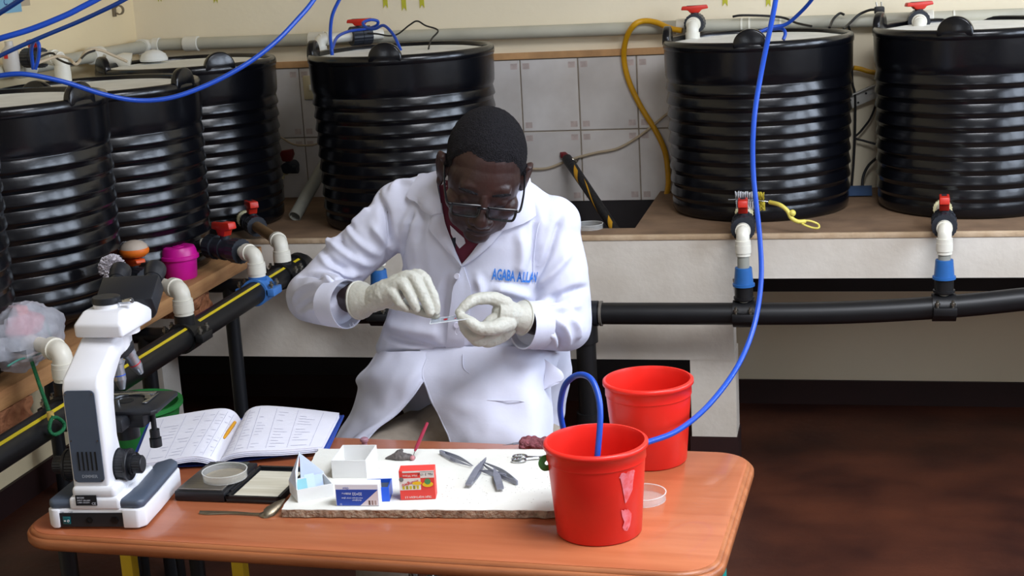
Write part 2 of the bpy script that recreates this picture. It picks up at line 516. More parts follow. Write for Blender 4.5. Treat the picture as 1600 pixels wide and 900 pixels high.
def rough_bearer(y, wdt, z0, x1):
    n = 10
    V, F = [], []
    for s, xx in ((0, -2.47), (1, x1)):
        for i in range(n + 1):
            for j in range(5):
                jx = random.uniform(-.012, .004) if s else 0
                V.append((xx + jx, y - wdt / 2 + wdt * i / n + (random.uniform(-.003, .003) if s else 0), z0 + (SZ - .044 - z0) * j / 4 + (random.uniform(-.004, .0) if s and j == 0 else 0)))
    m = (n + 1) * 5
    for i in range(n):
        for j in range(4):
            a = i * 5 + j
            F.append((a, a + 1, a + 6, a + 5)); F.append((m + a, m + a + 5, m + a + 6, m + a + 1))
    for i in range(n):
        a = i * 5
        F.append((a, a + 5, m + a + 5, m + a)); F.append((a + 4, m + a + 4, m + a + 9, a + 9))
    for j in range(4):
        a = n * 5 + j
        F.append((j, m + j, m + j + 1, j + 1)); F.append((a, a + 1, m + a + 1, m + a))
    spart('rough_bearer', (V, F), m_rough)
rough_bearer(2.74, .15, .632, SX + .002)
rough_bearer(3.74, .13, .645, SX - .006)
for yy in (2.35, 3.40, 3.95):
    spart('steel_crossbar', rod((-2.44, yy, .672), (SX + .045, yy, .672), .021, 16), m_bsteel)
    spart('bar_opening', rod((SX + .044, yy, .672), (SX + .0465, yy, .672), .017, 16), mat('pipe_mouth', (4, 4, 5), .9))
    for xx in (SX - .015, -2.40):
        spart('leg', rod((xx, yy, 0), (xx, yy, .672), .021, 16), m_bsteel)
    # timber packer under the tanks
for k, (ya, yb) in enumerate(((2.55, 2.62), (2.98, 3.06), (3.38, 3.45))):
    o = obj('timber_packer', mv(tube([(-2.44, 0, 0), (-2.1, 0, .001), (-1.80, 0, 0)], .0165, 12, 3), 0, 0, 0), m_plank2, loc=(0, (ya + yb) / 2, SZ + .0155))
    tag(o, ('round timber packer under the nearest tank of the left row', 'round timber packer between the two nearest tanks of the left row', 'round timber packer under the second tank of the left row')[k], 'timber', 'round timbers under tanks')

# ------------------------------------------------------------------ ribbed black tanks
def tank_profile():
    P = [(0, 0), (.255, 0), (.268, .006), (.272, .016), (.273, .040)]
    z, n = .045, 9
    per = .0405
    for i in range(n):
        b = .2735 + .009 * (i / n)
        for t, d in ((.0, -.0030), (.14, -.0030), (.25, .0010), (.31, .0030), (.38, .0030), (.55, .0016), (.75, -.0003), (.93, -.0020), (.98, -.0028)):
            P.append((b + d, z + per * (i + t)))
    P += [(.2815, .415), (.2845, .424), (.2855, .440), (.2865, .495), (.2868, .506)]
    return P
TANK = {}
TANK['body'] = mesh_of('body', lathe(tank_profile(), 72))
TANK['rim'] = mesh_of('rim', lathe([(.2862, .504), (.2890, .508), (.2898, .516), (.2885, .525), (.2845, .5315), (.278, .5335), (.272, .532), (.2685, .527), (.2675, .518), (.2675, .504), (.2862, .504)], 72))
TANK['lid'] = mesh_of('lid', lathe([(.269, .5185), (.25, .5205), (.235, .5235), (.225, .5205), (.12, .5225), (0, .524), (0, .510), (.269, .510)], 64))
lugpoly = [(.050 * math.cos(PI * i / 14), .046 * math.sin(PI * i / 14)) for i in range(15)] + [(-.050, -.012), (.050, -.012)]
TANK['lug'] = mesh_of('lug', rot(mv(prism(lugpoly, .022, -.011, .005), 0, 0, 0), PI / 2, 0, 0))
for k_, me in TANK.items():
    me.materials.append(m_lid if k_ == 'lid' else m_black)
    bm = bmesh.new(); bm.from_mesh(me); bmesh.ops.recalc_face_normals(bm, faces=bm.faces[:]); bm.to_mesh(me); bm.free()
    me.polygons.foreach_set('use_smooth', [True] * len(me.polygons))
    me.set_sharp_from_angle(angle=RAD(50))
def tank(x, y, z, lab, s=1.0, a0=0.0, tilt=(0, 0)):
    t = thing('water_tank', lab, 'tank', (x, y, z), a0, 'black ribbed water tanks')
    t.scale = (s, s, s)
    t.rotation_euler = (tilt[0], tilt[1], a0)
    obj('body', TANK['body'], m_black, t); obj('rim', TANK['rim'], m_black, t); obj('lid', TANK['lid'], m_lid, t)
    for i in (0, -1):
        o = obj('lug', TANK['lug'], m_black, t)
        a = -PI / 2 + i * PI / 2
        o.location = (.276 * math.cos(a), .276 * math.sin(a), .526)
        o.rotation_euler = (0, 0, a + PI / 2)
    return t
tank(-1.375, 4.53, LZ, 'black ribbed tank on the bench directly behind the man', 1.02, RAD(7))
tank(-.268, 4.64, LZ, 'black ribbed tank on the bench right of the yellow hose, bottle brush before it', 1.0, RAD(-1))
tank(.370, 4.65, LZ, 'rightmost black ribbed tank on the bench, cut off by the picture edge', 1.02, RAD(-15))
tank(-2.03, 2.71, SZ + .032, 'nearest tank of the left row, only a dark sliver at the left edge', 1.0, RAD(60))
tank(-2.075, 3.30, SZ + .032, 'large black ribbed tank of the left row behind the white microscope', 1.0, RAD(81))
tank(-2.095, 3.89, SZ, 'black ribbed tank of the left row behind the pink tub', 1.015, RAD(85))
tank(-2.095, 4.50, LZ, 'black ribbed tank in the corner at the far end of the left row', 1.0, RAD(46))

# ------------------------------------------------------------------ valves and fittings
def ribbed(r, h, n=20, d=.0018, z0=0):
    poly = []
    for i in range(n * 2):
        a = PI * i / n
        rr = r + (d if i % 2 else 0)
        poly.append((rr * math.cos(a), rr * math.sin(a)))
    return prism(poly, h, z0)
def elbow_geo(c, a, b, r, leg=.02):
    """90 degree elbow at c joining direction a and direction b, with sockets"""
    c, a, b = Vector(c), Vector(a).normalized(), Vector(b).normalized()
    k = r * 1.15
    P = [c + a * (k + leg), c + a * k, c + a * k * .45 + b * k * .1, c + a * k * .1 + b * k * .45, c + b * k, c + b * (k + leg)]
    return jn(tube(P, r, 18, 5), align(ring(r * 1.16, r * .8, leg * 1.1, 24), c + a * k, c + a * (k + 1)), align(ring(r * 1.16, r * .8, leg * 1.1, 24), c + b * k, c + b * (k + 1)))
def handle_geo(c, ax, up, L=.088, hs=1.0):
    c, ax, up = Vector(c), Vector(ax).normalized(), Vector(up).normalized()
    sd = up.cross(ax)
    M = Matrix(((ax.x, sd.x, up.x, c.x), (ax.y, sd.y, up.y, c.y), (ax.z, sd.z, up.z, c.z), (0, 0, 0, 1)))
    poly = [(-L / 2, .014), (-L / 2 + .004, .034), (L / 2 - .004, .038), (L / 2, .019), (.022, .013), (.014, -.004), (-.014, -.004), (-.022, .012)]
    poly = [(x_, y_ * hs) for x_, y_ in poly]
    bar = rot(prism(poly, .027, -.0135, .003), PI / 2, 0, 0)
    return xf(bar, M)
def valve_parts(t, a, ax, R=.030, handle=m_redp, L=.105, hax=None, off=Vector((0, 0, 0)), hs=1.0):
    """ball valve: body along ax from a; union nuts at both ends; T handle on top"""
    a, ax = Vector(a) - off, Vector(ax).normalized()
    up = Vector((0, 0, 1))
    obj('valve_body', jn(rod(a + ax * .012, a + ax * (L - .012), R * .86, 24, bev=.003), align(ring(R * .98, R * .6, .012, 24), a + ax * (L * .42), a + ax * L), rod(a + ax * L * .5, a + ax * L * .5 + up * (R + .010), .013, 14)), m_dgrey, t)
    for s in (0, 1):
        st = a + ax * (0.0 if s == 0 else L - .034)
        obj('union_nut', align(ribbed(R, .034), st, st + ax), m_dgrey, t)
    hx = hax or ax
    h = obj('handle', handle_geo(a + ax * L * .5 + up * (R + .008 * hs), hx, up, hs=hs), handle, t)
    sd_ = up.cross(hx).normalized(); cs = a + ax * L * .5 + up * (R + .0432 * hs); hn = Vector(hx).normalized()
    obj('handle_slot', xf(box(.050, .014, .002), Matrix(((hn.x, sd_.x, up.x, cs.x), (hn.y, sd_.y, up.y, cs.y), (hn.z, sd_.z, up.z, cs.z), (0, 0, 0, 1)))), m_dgrey, h)
    h['label'] = 'coloured T-shaped handle'
def bolt(p, h=.02):
    p = Vector(p)
    return jn(mv(cyl(.004, h, 8), *p), mv(lathe([(0, h * .5), (.0075, h * .5), (.0075, h * .5 + .006), (0, h * .5 + .006)], 6), *p))
def outlet(lab, start, elb, z, pz, pr=.0315, handle=m_redp, saddle='black', riser='white', Lv=.105, v0=.03, stub=m_pvc, cat='valve', er=.0215, R=.030, valve=True, hs=1.0):
    s, e = Vector((start[0], start[1], z)), Vector((elb[0], elb[1], z))
    ax = (e - s).normalized()
    base = Vector((elb[0], elb[1], pz))
    t = thing('drain_valve', lab, cat, base, 0, 'tank drain valves')
    o = -base
    def pt(n, g, m): return obj(n, mv(g, *o), m, t)
    pt('inlet_stub', rod(s - ax * .02, s + ax * (v0 + .01), .019, 16), stub)
    pt('collar', align(ribbed(.026, .014), s + ax * .004, s + ax), mat('cream_collar', (206, 200, 160), .5))
    if valve: valve_parts(t, s + ax * v0, ax, handle=handle, off=base, L=Lv, R=R, hs=hs)
    else: pt('coupling', rod(s + ax * v0, s + ax * (v0 + Lv), .022, 18), m_pvc)
    ve = s + ax * (v0 + Lv - .004)
    pt('outlet_pipe', rod(ve, e - ax * .02, .0165, 16), m_pvc if riser != 'brown' else mat('brown_pvc', (124, 98, 66), .5, var=.2, scale=20))
    pt('elbow', elbow_geo(e, -ax, (0, 0, -1), er, .016), m_pvc)
    top = z - .038
    pt('elbow_socket', mv(jn(ring(er * 1.2, .013, .022, 24, -.018), ring(er * 1.09, .013, .010, 24, -.027)), e.x, e.y, top), m_pvc)
    if riser == 'grey':
        pt('riser_pipe', rod((e.x, e.y, pz + pr), (e.x, e.y, top), .0165, 18), m_pvcg)
        c0 = pz + pr + .052
        pt('compression_nut', mv(prism_cone(), e.x, e.y, c0), m_bluef)
        pt('adapter', mv(jn(cyl(.0255, .044, 24, bev=.002), ring(.029, .02, .006, 24, .004)), e.x, e.y, pz + pr + .008), m_pipe)
    else:
        pt('riser_pipe', rod((e.x, e.y, pz + pr - .006), (e.x, e.y, top - .018), .0180, 18), m_pvcg)
        pt('adapter', mv(cyl(.0255, max(.014, top - .026 - (pz + pr - .004)), 24, bev=.002), e.x, e.y, pz + pr - .004), m_bluef if saddle == 'blue' else m_pipe)
    return t, base
def prism_cone():
    g = prism([( .0275 * math.cos(PI * i / 6), .0275 * math.sin(PI * i / 6)) for i in range(12)], .05)
    V = [(p[0] * (1 if p[2] < .03 else .86), p[1] * (1 if p[2] < .03 else .86), p[2]) for p in g[0]]
    return jn((V, g[1]), ring(.031, .02, .007, 24, -.003))
def saddle(t, base, axis, m, pr=.0315):
    """clamp around the main pipe with four bolts, local to the outlet"""
    A = Vector(axis).normalized()
    S = A.cross(Vector((0, 0, 1)))
    g = align(jn(ring(pr + .007, pr + .0005, .062, 28)), -A * .031, A)
    ears = []
    for s in (-1, 1):
        c = S * s * (pr + .013)
        M = Matrix(((A.x, S.x, 0, c.x), (A.y, S.y, 0, c.y), (0, 0, 1, 0), (0, 0, 0, 1)))
        ears.append(xf(box(.062, .026, .022, bev=.003), M))
    obj('saddle_clamp', jn(g, *ears), m, t)
    for s in (-1, 1):
        for u in (-1, 1):
            p = S * s * (pr + .015) + A * u * .02
            obj('bolt', bolt(p + Vector((0, 0, .004)), .026), m_brass, t)

BY, BZ = 4.068, .558        # main pipe under the bench
PX, PZ = -1.605, .703      # main pipe along the plank shelf
t, b = outlet('red handled drain valve under the bottle brush, white elbow and blue nut', (-.30, 4.372), (-.284, BY), .790, BZ, riser='grey', v0=.155, Lv=.098, er=.0185, R=.033); saddle(t, b, (1, 0, 0), m_pipe)
t, b = outlet('red handled drain valve of the rightmost tank, white elbow and blue nut', (.27, 4.40), (.256, BY + .003), .790, .576, riser='grey', v0=.18, Lv=.098, er=.0185, R=.033); saddle(t, b, (1, .02, 0), m_pipe)
t, b = outlet('red handled drain valve of the corner tank with brown pipe and white elbow', (-1.875, 4.335), (PX, 3.955), .800, PZ, riser='brown', v0=.07); saddle(t, b, (0, 1, 0), m_pipe)
t, b = outlet('red handled drain valve beside the pink tub with a blue saddle clamp', (-1.885, 3.93), (PX, 3.762), .808, PZ, saddle='blue', v0=.115, Lv=.15, R=.034); saddle(t, b, (0, 1, 0), mat('blue_clamp', (66, 120, 190), .45, var=.1, scale=20))
t, b = outlet('orange handled drain valve half hidden behind the microscope eyepieces', (-1.87, 3.47), (PX, 3.285), .822, PZ, handle=m_orangep, v0=.03, Lv=.12, hs=.5); saddle(t, b, (0, 1, 0), m_pipe)
t, b = outlet('drain valve beside the net bag left of the microscope, white elbow', (-1.80, 2.82), (PX, 2.70), .832, PZ, v0=.0, Lv=.08); saddle(t, b, (0, 1, 0), m_pipe)
# the outlet whose blue nut shows under the man's raised arm
t, b = outlet('blue pipe fitting visible under the raised arm of the man', (-1.365, 4.28), (-1.352, BY), .77, BZ, riser='grey', v0=.05, Lv=.09, valve=False); saddle(t, b, (1, 0, 0), m_pipe)

# main pipes
mp = thing('drain_pipe', 'black yellow-striped pipe running along the plank shelf', 'pipe', (PX, 3.0, 0))
obj('pipe', rod((0, -1.4, PZ), (0, 1.045, PZ), .0315, 28), m_pipe, mp)
aa = RAD(32)
obj('yellow_stripe', xf(bb(-.0035, .0035, -1.4, 1.045, -.0012, .0012), Matrix.Translation((.0315 * math.sin(aa), 0, PZ + .0315 * math.cos(aa))) @ Matrix.Rotation(aa, 4, 'Y')), m_yel, mp)
obj('end_tee', elbow_geo((0, 1.12, PZ), (0, -1, 0), (.35, 0, -1), .034, .03), m_pipe, mp)
obj('down_pipe', tube([(0.0, 1.12, PZ - .03), (.05, 1.12, .60), (.12, 1.12, BZ + .01), (.16, 1.12, BZ)], .031, 18, 6), m_pipe, mp)
mp2 = thing('drain_pipe', 'black pipe with clamps running under the concrete bench', 'pipe', (-.3, BY, 0))
obj('pipe', tube([(-1.14, 0, BZ), (-.4, 0, BZ), (.1, 0, BZ), (.35, .001, BZ + .006), (.6, .005, BZ + .022), (.9, .012, BZ + .05), (1.6, .02, BZ + .09)], .0315, 24, 5), m_pipe, mp2)
obj('tee_coupler', align(jn(ring(.037, .03, .10, 28)), (-.50, 0, BZ), (-.3, 0, BZ)), mat('pipe_coupler', (30, 34, 42), .45, var=.2, scale=20), mp2)
obj('weld_bead', align(ring(.0365, .031, .007, 28), (-.395, 0, BZ), (-.3, 0, BZ)), mat('grey_sealant', (110, 104, 96), .8, var=.3, scale=60), mp2)
obj('drop_pipe', jn(rod((-.44, 0, 0), (-.44, 0, BZ - .01), .029, 22), mv(ring(.036, .02, .06, 24), -.44, 0, BZ - .085), mv(ring(.036, .02, .05, 24), -.44, 0, .21)), m_pipe, mp2)

# header pipes above the tanks
HY = 4.938
p0, p1 = at(440, 63.5, y=HY), at(1600, 23.5, y=HY)
HZ0, HZ1 = p0.z, p1.z
def hz(x): return HZ0 + (HZ1 - HZ0) * (x - p0.x) / (p1.x - p0.x)
hp = thing('supply_pipe', 'pale grey supply pipe running above the tanks on the back wall', 'pipe', (-.8, HY, 0))
def hpt(n, g, m): return obj(n, mv(g, .8, -HY, 0), m, hp)
hpt('pipe', rod((-2.40, HY, hz(-2.40)), (2.15, HY, hz(2.15)), .0215, 20), m_pvcold)
for x in (-2.27, -1.80, -.52, .24, .62):
    hpt('coupling', rod((x - .028, HY, hz(x)), (x + .028, HY, hz(x)), .0265, 20, bev=.002), m_pvc)
for x in (-.335, -.31, -.21, .33, .60):
    hpt('cable_tie', rod((x - .003, HY, hz(x)), (x + .003, HY, hz(x)), .0235, 20), m_pvc)
hp2 = thing('supply_pipe', 'aged white supply pipe behind the tanks on the left wall', 'pipe', (-2.44, 3.5, 0))
def hp2t(n, g, m): return obj(n, mv(g, 2.44, -3.5, 0), m, hp2)
hp2t('pipe', rod((-2.44, 2.0, 1.318), (-2.44, 4.90, 1.318), .0215, 20), m_pvcold)
for y in (3.05, 3.62, 4.10, 4.55):
    hp2t('coupling', rod((-2.44, y - .035, 1.318), (-2.44, y + .035, 1.318), .029, 20, bev=.003), m_pvc)
hp2t('corner_elbow', elbow_geo((-2.44, HY - .005, 1.318), (0, -1, 0), (1, 0, 0), .024, .02), m_pvc)

def inlet(lab, x, dirx, z, ln=.13, handle=m_redp, hax=None, drop=.07, y=HY, R=.028, L=.07):
    """valve fed from the header; white elbow pointing down over the lid"""
    d = Vector((dirx[0], dirx[1], 0)).normalized()
    a = Vector((x, y, z))
    t = thing('inlet_valve', lab, 'valve', a, 0, 'tank inlet valves')
    obj('feed_pipe', rod((0, 0, 0), d * .05, .018, 16), m_pvc, t)
    valve_parts(t, a + d * .045, d, R=R, handle=handle, L=L, hax=hax, off=a, hs=.58)
    e = d * ln + d * .03
    obj('outlet_pipe', rod(d * (.04 + L), e, .0175, 16), m_pvc, t)
    obj('elbow', elbow_geo(e, -d, (0, 0, -1), .020, .016), m_pvc, t)
    obj('outlet_socket', mv(ring(.024, .014, .03, 20, -drop), e.x, e.y, 0), m_pvc, t)
    return t
q = at(1085, 37, y=4.84)
inlet('red handled inlet valve with white elbow above the tank by the yellow hose', q.x, (0, -1), q.z, hax=Vector((1, .1, 0)), ln=.135, y=HY, R=.031)
q = at(1436, 33, y=4.84)
inlet('red handled inlet valve with white socket above the rightmost tank', q.x, (0, -1), q.z, hax=Vector((1, .35, .0)), ln=.12, R=.033)
q = at(578, 52, y=4.90)
inlet('red handled inlet valve with knotted blue hose above the tank behind the man', q.x + .04, (-.75, -.66), q.z - .004, hax=Vector((1, -.05, 0)), ln=.20, R=.031, y=4.91)
q = at(88, 110, x=-2.30)
inlet('red handled inlet valve lying above the large tank behind the microscope', -2.44, (.95, -.3), 1.352, hax=Vector((.6, -.8, 0)), ln=.16, y=q.y + .02)

# ------------------------------------------------------------------ hoses and cables
def hose(name, lab, cat, P, r, m, n=10, sub=8, group=None):
    P = [Vector(p) for p in P]
    o = obj(name, tube([p - P[0] for p in P], r, n, sub), m, loc=P[0])
    return tag(o, lab, cat, group)
def up_to_ceiling(P):
    """carry a hose on from its last point in a soft curve to the ceiling"""
    a, d = P[-1], (P[-1] - P[-2]).normalized()
    out, p = [], Vector(a)
    for i in range(40):
        d = (d + Vector((0, 0, .25))).normalized()
        p = p + d * .12
        if p.z > 2.79: break
        out.append(p.copy())
    return P + out
def from_wall(P):
    """start a hose at the left wall, outside the picture"""
    a = P[0]
    return [Vector((-2.49, a.y - .25, a.z + .16)), Vector((-2.2, a.y - .12, a.z + .05))] + P
def pp(*L): return [at(a, b, y=c) for a, b, c in L]
hose('air_hose', 'long blue hose hanging from the ceiling past the bench to the front bucket', 'hose',
     pp((1213, -250, 2.95), (1214, -120, 2.95), (1213, -40, 2.95), (1212, 0, 2.95), (1190, 110, 2.95), (1178, 190, 2.93), (1177, 270, 2.92), (1187, 370, 2.90), (1189, 440, 2.87), (1178, 510, 2.82), (1152, 573, 2.74), (1108, 632, 2.62), (1060, 672, 2.48), (1012, 691, 2.40), (960, 706, 2.373), (915, 712, 2.366), (888, 690, 2.365), (877, 655, 2.362), (876, 628, 2.355), (884, 600, 2.345), (903, 586, 2.33), (922, 591, 2.31), (934, 615, 2.29), (938, 650, 2.27), (934, 705, 2.25), (930, 745, 2.24)), .0052, m_blueh, 12)
hose('air_hose', 'blue hose sagging in a wide arc across the left tanks', 'hose', up_to_ceiling(from_wall(pp((-60, 128, 2.7), (0, 118, 2.72), (40, 116, 2.74), (100, 128, 2.78), (160, 147, 2.82), (215, 157, 2.86), (270, 152, 2.9), (330, 130, 2.95), (385, 100, 3.0), (430, 66, 3.05), (465, 30, 3.1), (490, 0, 3.14), (520, -50, 3.2)))), .0052, m_blueh)
hose('air_hose', 'upper of two blue hoses crossing the left wall', 'hose', up_to_ceiling(from_wall(pp((-60, 76, 2.6), (0, 60, 2.62), (50, 45, 2.65), (100, 25, 2.68), (130, 10, 2.7), (160, -6, 2.72), (190, -26, 2.75)))), .0058, m_blueh)
hose('air_hose', 'lower darker blue hose crossing the left wall', 'hose', up_to_ceiling(from_wall(pp((-60, 118, 2.9), (0, 87, 2.9), (60, 60, 2.92), (120, 35, 2.94), (170, 12, 2.95), (197, -2, 2.96), (225, -18, 2.98)))), .0048, mat('dark_blue_hose', (16, 58, 130), .35))
hose('air_hose', 'short blue hose end in the top left corner', 'hose', up_to_ceiling(pp((-50, 50, 2.5), (0, 20, 2.5), (37, -4, 2.5), (60, -22, 2.5))), .0050, mat('dark_blue_hose', (16, 58, 130), .35))
hose('air_hose', 'blue hose dropping straight into the tank behind the man', 'hose', up_to_ceiling(pp((519, 86, 4.42), (518, 76, 4.42), (516, 55, 4.45), (519, 25, 4.5), (530, 0, 4.55), (543, -22, 4.58))), .0058, m_blueh)
hose('air_hose', 'knotted blue hose looped around the red inlet valve', 'hose', pp((519, 76, 4.50), (527, 58, 4.60), (545, 49, 4.72), (572, 45, 4.80), (588, 40, 4.79), (590, 33, 4.78), (578, 31, 4.76), (567, 36, 4.72), (574, 44, 4.70), (586, 45, 4.68), (600, 40, 4.66), (615, 55, 4.62), (626, 78, 4.58)), .0050, m_blueh)
hose('air_hose', 'short curved blue hose beside the long one above the bench tank', 'hose', up_to_ceiling(pp((1165, 60, 4.38), (1180, 53, 4.39), (1205, 43, 4.4), (1228, 38, 4.40), (1250, 20, 4.38), (1268, 0, 4.35), (1280, -20, 4.33))), .0056, m_blueh)
hose('air_hose', 'tiny blue hose stub bent over the tank rim by the long hose', 'hose', pp((1207, 45, 4.42), (1222, 45, 4.42), (1227, 52, 4.41), (1224, 62, 4.40)), .0052, m_blueh)
hose('air_hose', 'small looped blue hose above the large left tank', 'hose', pp((52, 108, 3.25), (49, 80, 3.24), (52, 66, 3.22), (57, 64, 3.21), (61, 72, 3.2), (60, 90, 3.2), (55, 108, 3.2)), .0046, m_blueh)
hose('wall_cable', 'thick yellow hose looping down the wall left of the bench tank', 'hose', pp((1066, 48, 4.86), (1046, 44, 4.87), (1025, 35, 4.90), (1005, 33, 4.905), (990, 40, 4.90)) + pp((978, 62, 4.93), (975, 92, 4.95), (983, 128, 4.955), (1002, 168, 4.955), (1022, 200, 4.955), (1036, 228, 4.955), (1042, 252, 4.955), (1044, 290, 4.93), (1036, 320, 4.85), (1020, 356, 4.7), (1000, 375, 4.6)), .0095, m_ycab)
hose('wall_cable', 'beige cable strung across the tiles right of the man', 'cable', pp((800, 258, 4.955), (822, 263, 4.955), (855, 263, 4.955), (890, 250, 4.955), (930, 239, 4.955), (965, 232, 4.955), (1000, 212, 4.955), (1040, 180, 4.955), (1060, 165, 4.955)), .0045, m_beige)
hose('wall_cable', 'thin pale cable sagging on the tiles behind the corner tank', 'cable', pp((425, 205, 4.955), (440, 215, 4.955), (460, 226, 4.955), (485, 227, 4.955), (505, 222, 4.955)), .0035, m_beige)
hose('power_cable', 'thin black wire kinked above the tank behind the man', 'cable', pp((574, 52, 4.75), (590, 53, 4.75), (608, 56, 4.75), (622, 53, 4.75), (640, 39, 4.75), (652, 33, 4.74), (665, 40, 4.73), (681, 45, 4.72), (684, 50, 4.70), (675, 60, 4.66), (671, 70, 4.62), (669, 80, 4.57)), .0028, m_cable)
pc = thing('power_cable', 'black power cable with its plug hanging over the supply pipe', 'cable', at(1376, 16, y=4.88))
o_ = at(1376, 16, y=4.88)
obj('cord', tube([p - o_ for p in pp((1318, 46, 4.80), (1328, 36, 4.86), (1342, 23, 4.89), (1358, 16, 4.885), (1368, 15, 4.88))], .0042, 10, 8), m_cable, pc)
obj('plug', mv(box(.032, .022, .024, bev=.005), -.004, 0, 0), m_cable, pc)
for k in (-1, 1): obj('plug_pin', rod((-.004 + k * .007, 0, .010), (-.006 + k * .008, 0, .026), .0025, 8), m_brass, pc)
hose('power_cable', 'short bent black cable end over the supply pipe', 'cable', pp((1296, 43, 4.82), (1302, 30, 4.88), (1312, 21, 4.895), (1319, 23, 4.89)), .004, m_cable)
hose('power_cable', 'black cable lying along the supply pipe behind the blue hose', 'cable', pp((1145, 26, 4.90), (1160, 24, 4.895), (1200, 25, 4.895), (1225, 28, 4.895), (1245, 36, 4.87), (1268, 41, 4.83)), .0038, m_cable)
hose('power_cable', 'black cable running down the gap between the two right tanks', 'cable', pp((1325, 38, 4.92), (1330, 60, 4.94), (1331, 100, 4.945), (1332, 130, 4.945), (1336, 150, 4.945), (1336, 200, 4.945), (1334, 250, 4.94), (1330, 300, 4.93)), .004, m_cable)
hose('power_cable', 'black cable curving behind the white bracket strip', 'cable', pp((1370, 160, 4.945), (1360, 185, 4.945), (1345, 205, 4.945), (1336, 215, 4.945), (1350, 220, 4.945), (1372, 226, 4.94)), .0036, m_cable)
hose('power_cable', 'black cable loop at the foot of the gap between the right tanks', 'cable', pp((1372, 245, 4.93), (1356, 260, 4.93), (1348, 280, 4.92), (1350, 300, 4.90), (1362, 312, 4.85)), .0045, m_cable)
hose('power_cable', 'thin black wire over the rim of the rightmost tank', 'cable', pp((1376, 36, 4.93), (1384, 45, 4.90), (1400, 46, 4.86), (1425, 43, 4.82)), .003, m_cable)
hose('power_cable', 'thin black wire tied to the supply pipe at the right edge', 'cable', pp((1565, 32, 4.905), (1580, 31, 4.90), (1590, 31, 4.90), (1583, 35, 4.88), (1581, 41, 4.84)), .003, m_cable)
hose('wall_cable', 'ochre cable stub in the gap between the two right tanks', 'cable', pp((1334, 106, 4.94), (1345, 108, 4.945), (1358, 112, 4.945), (1375, 115, 4.945)), .008, m_ycab)
hose('power_cable', 'black wires tangled above the large left tank', 'cable', pp((60, 90, 3.6), (75, 84, 3.62), (84, 84, 3.62), (90, 92, 3.6), (110, 100, 3.58), (122, 96, 3.62), (135, 84, 3.7), (148, 79, 3.74)), .003, m_cable)
hose('wall_cable', 'cream cable arched over the second tank of the left row', 'cable', pp((60, 98, 3.5), (90, 88, 3.55), (108, 92, 3.56), (120, 100, 3.56), (135, 80, 3.8), (155, 78, 3.85), (180, 88, 3.9), (198, 96, 3.95)), .004, m_beige)

# ------------------------------------------------------------------ things on the bench, shelf and walls
# white slotted bracket strip between the right tanks
p, q = at(1326, 160, y=4.955), at(1378, 138, y=4.955)
d = (q - p)
br = thing('bracket_strip', 'white perforated metal strip slanting between the two right tanks', 'bracket', p)
ang = math.atan2(d.z, d.x)
obj('strip', rot(jn(bb(-.04, d.length + .06, -.006, .006, -.022, .022, .002), bb(-.04, d.length + .06, -.02, .006, .018, .022)), 0, -ang, 0), mat('white_enamel', (200, 198, 190), .5, var=.1, scale=20), br)
for k, (u, v) in enumerate(((.008, .006), (.028, -.012), (.062, .006))):
    obj('screw_hole', rot(mv(rot(cyl(.0035, .004, 10), PI / 2, 0, 0), u, -.005, v), 0, -ang, 0), m_cable, br)
# grey PVC offcut leaning between corner tank and bench tank
a, b = at(458, 344, z=LZ + .012), Vector((-1.735, 4.92, 1.02))
a = Vector((-1.80, 4.56, LZ + .018)); a = at(461, 345, y=4.50)
a.z = LZ + .014
po = thing('pipe_offcut', 'grey pipe offcut leaning on the tiles behind the corner tank', 'pipe', a)
v = Vector((-1.70, 4.925, 1.03)) - a
n_ = v.normalized()
obj('pipe', align(ring(.021, .018, v.length, 20), (0, 0, 0), v), m_pvcg, po)
# small tap on the wall behind the corner tank
tp = at(447, 262, y=4.93)
tt = thing('wall_tap', 'small cream-elbowed tap with dark red handle on the tiles by the corner tank', 'tap', tp)
obj('tap_body', jn(rod((.02, .03, .005), (.02, -.05, .005), .02, 16), rod((-.01, -.03, 0), (.055, -.03, 0), .017, 16), rod((.02, -.03, .0), (.02, -.03, .04), .008, 12)), m_dgrey, tt)
obj('tap_handle', handle_geo((.02, -.03, .032), (1, 0, 0), (0, 0, 1), .05), mat('dark_red_plastic', (110, 28, 24), .5), tt)
obj('elbow', elbow_geo((-.015, -.03, -.004), (1, 0, 0), (0, 0, -1), .015, .012), mat('cream_pvc', (206, 198, 150), .45), tt)
obj('spout_pipe', rod((-.015, -.03, -.03), (-.015, -.03, tp.z * 0 - .105), .0105, 14), m_pvcg, tt)
# socket plate
sp = at(484, 137, y=4.96)
so = thing('wall_socket', 'small cream socket on the tiles left of the tank behind the man', 'socket', (sp.x, 4.966, sp.z))
obj('plate', box(.05, .012, .085, bev=.004), mat('cream_plastic', (198, 186, 152), .45), so)
obj('button', box(.012, .012, .02, (.005, -.008, 0), bev=.002), m_pvc, so)
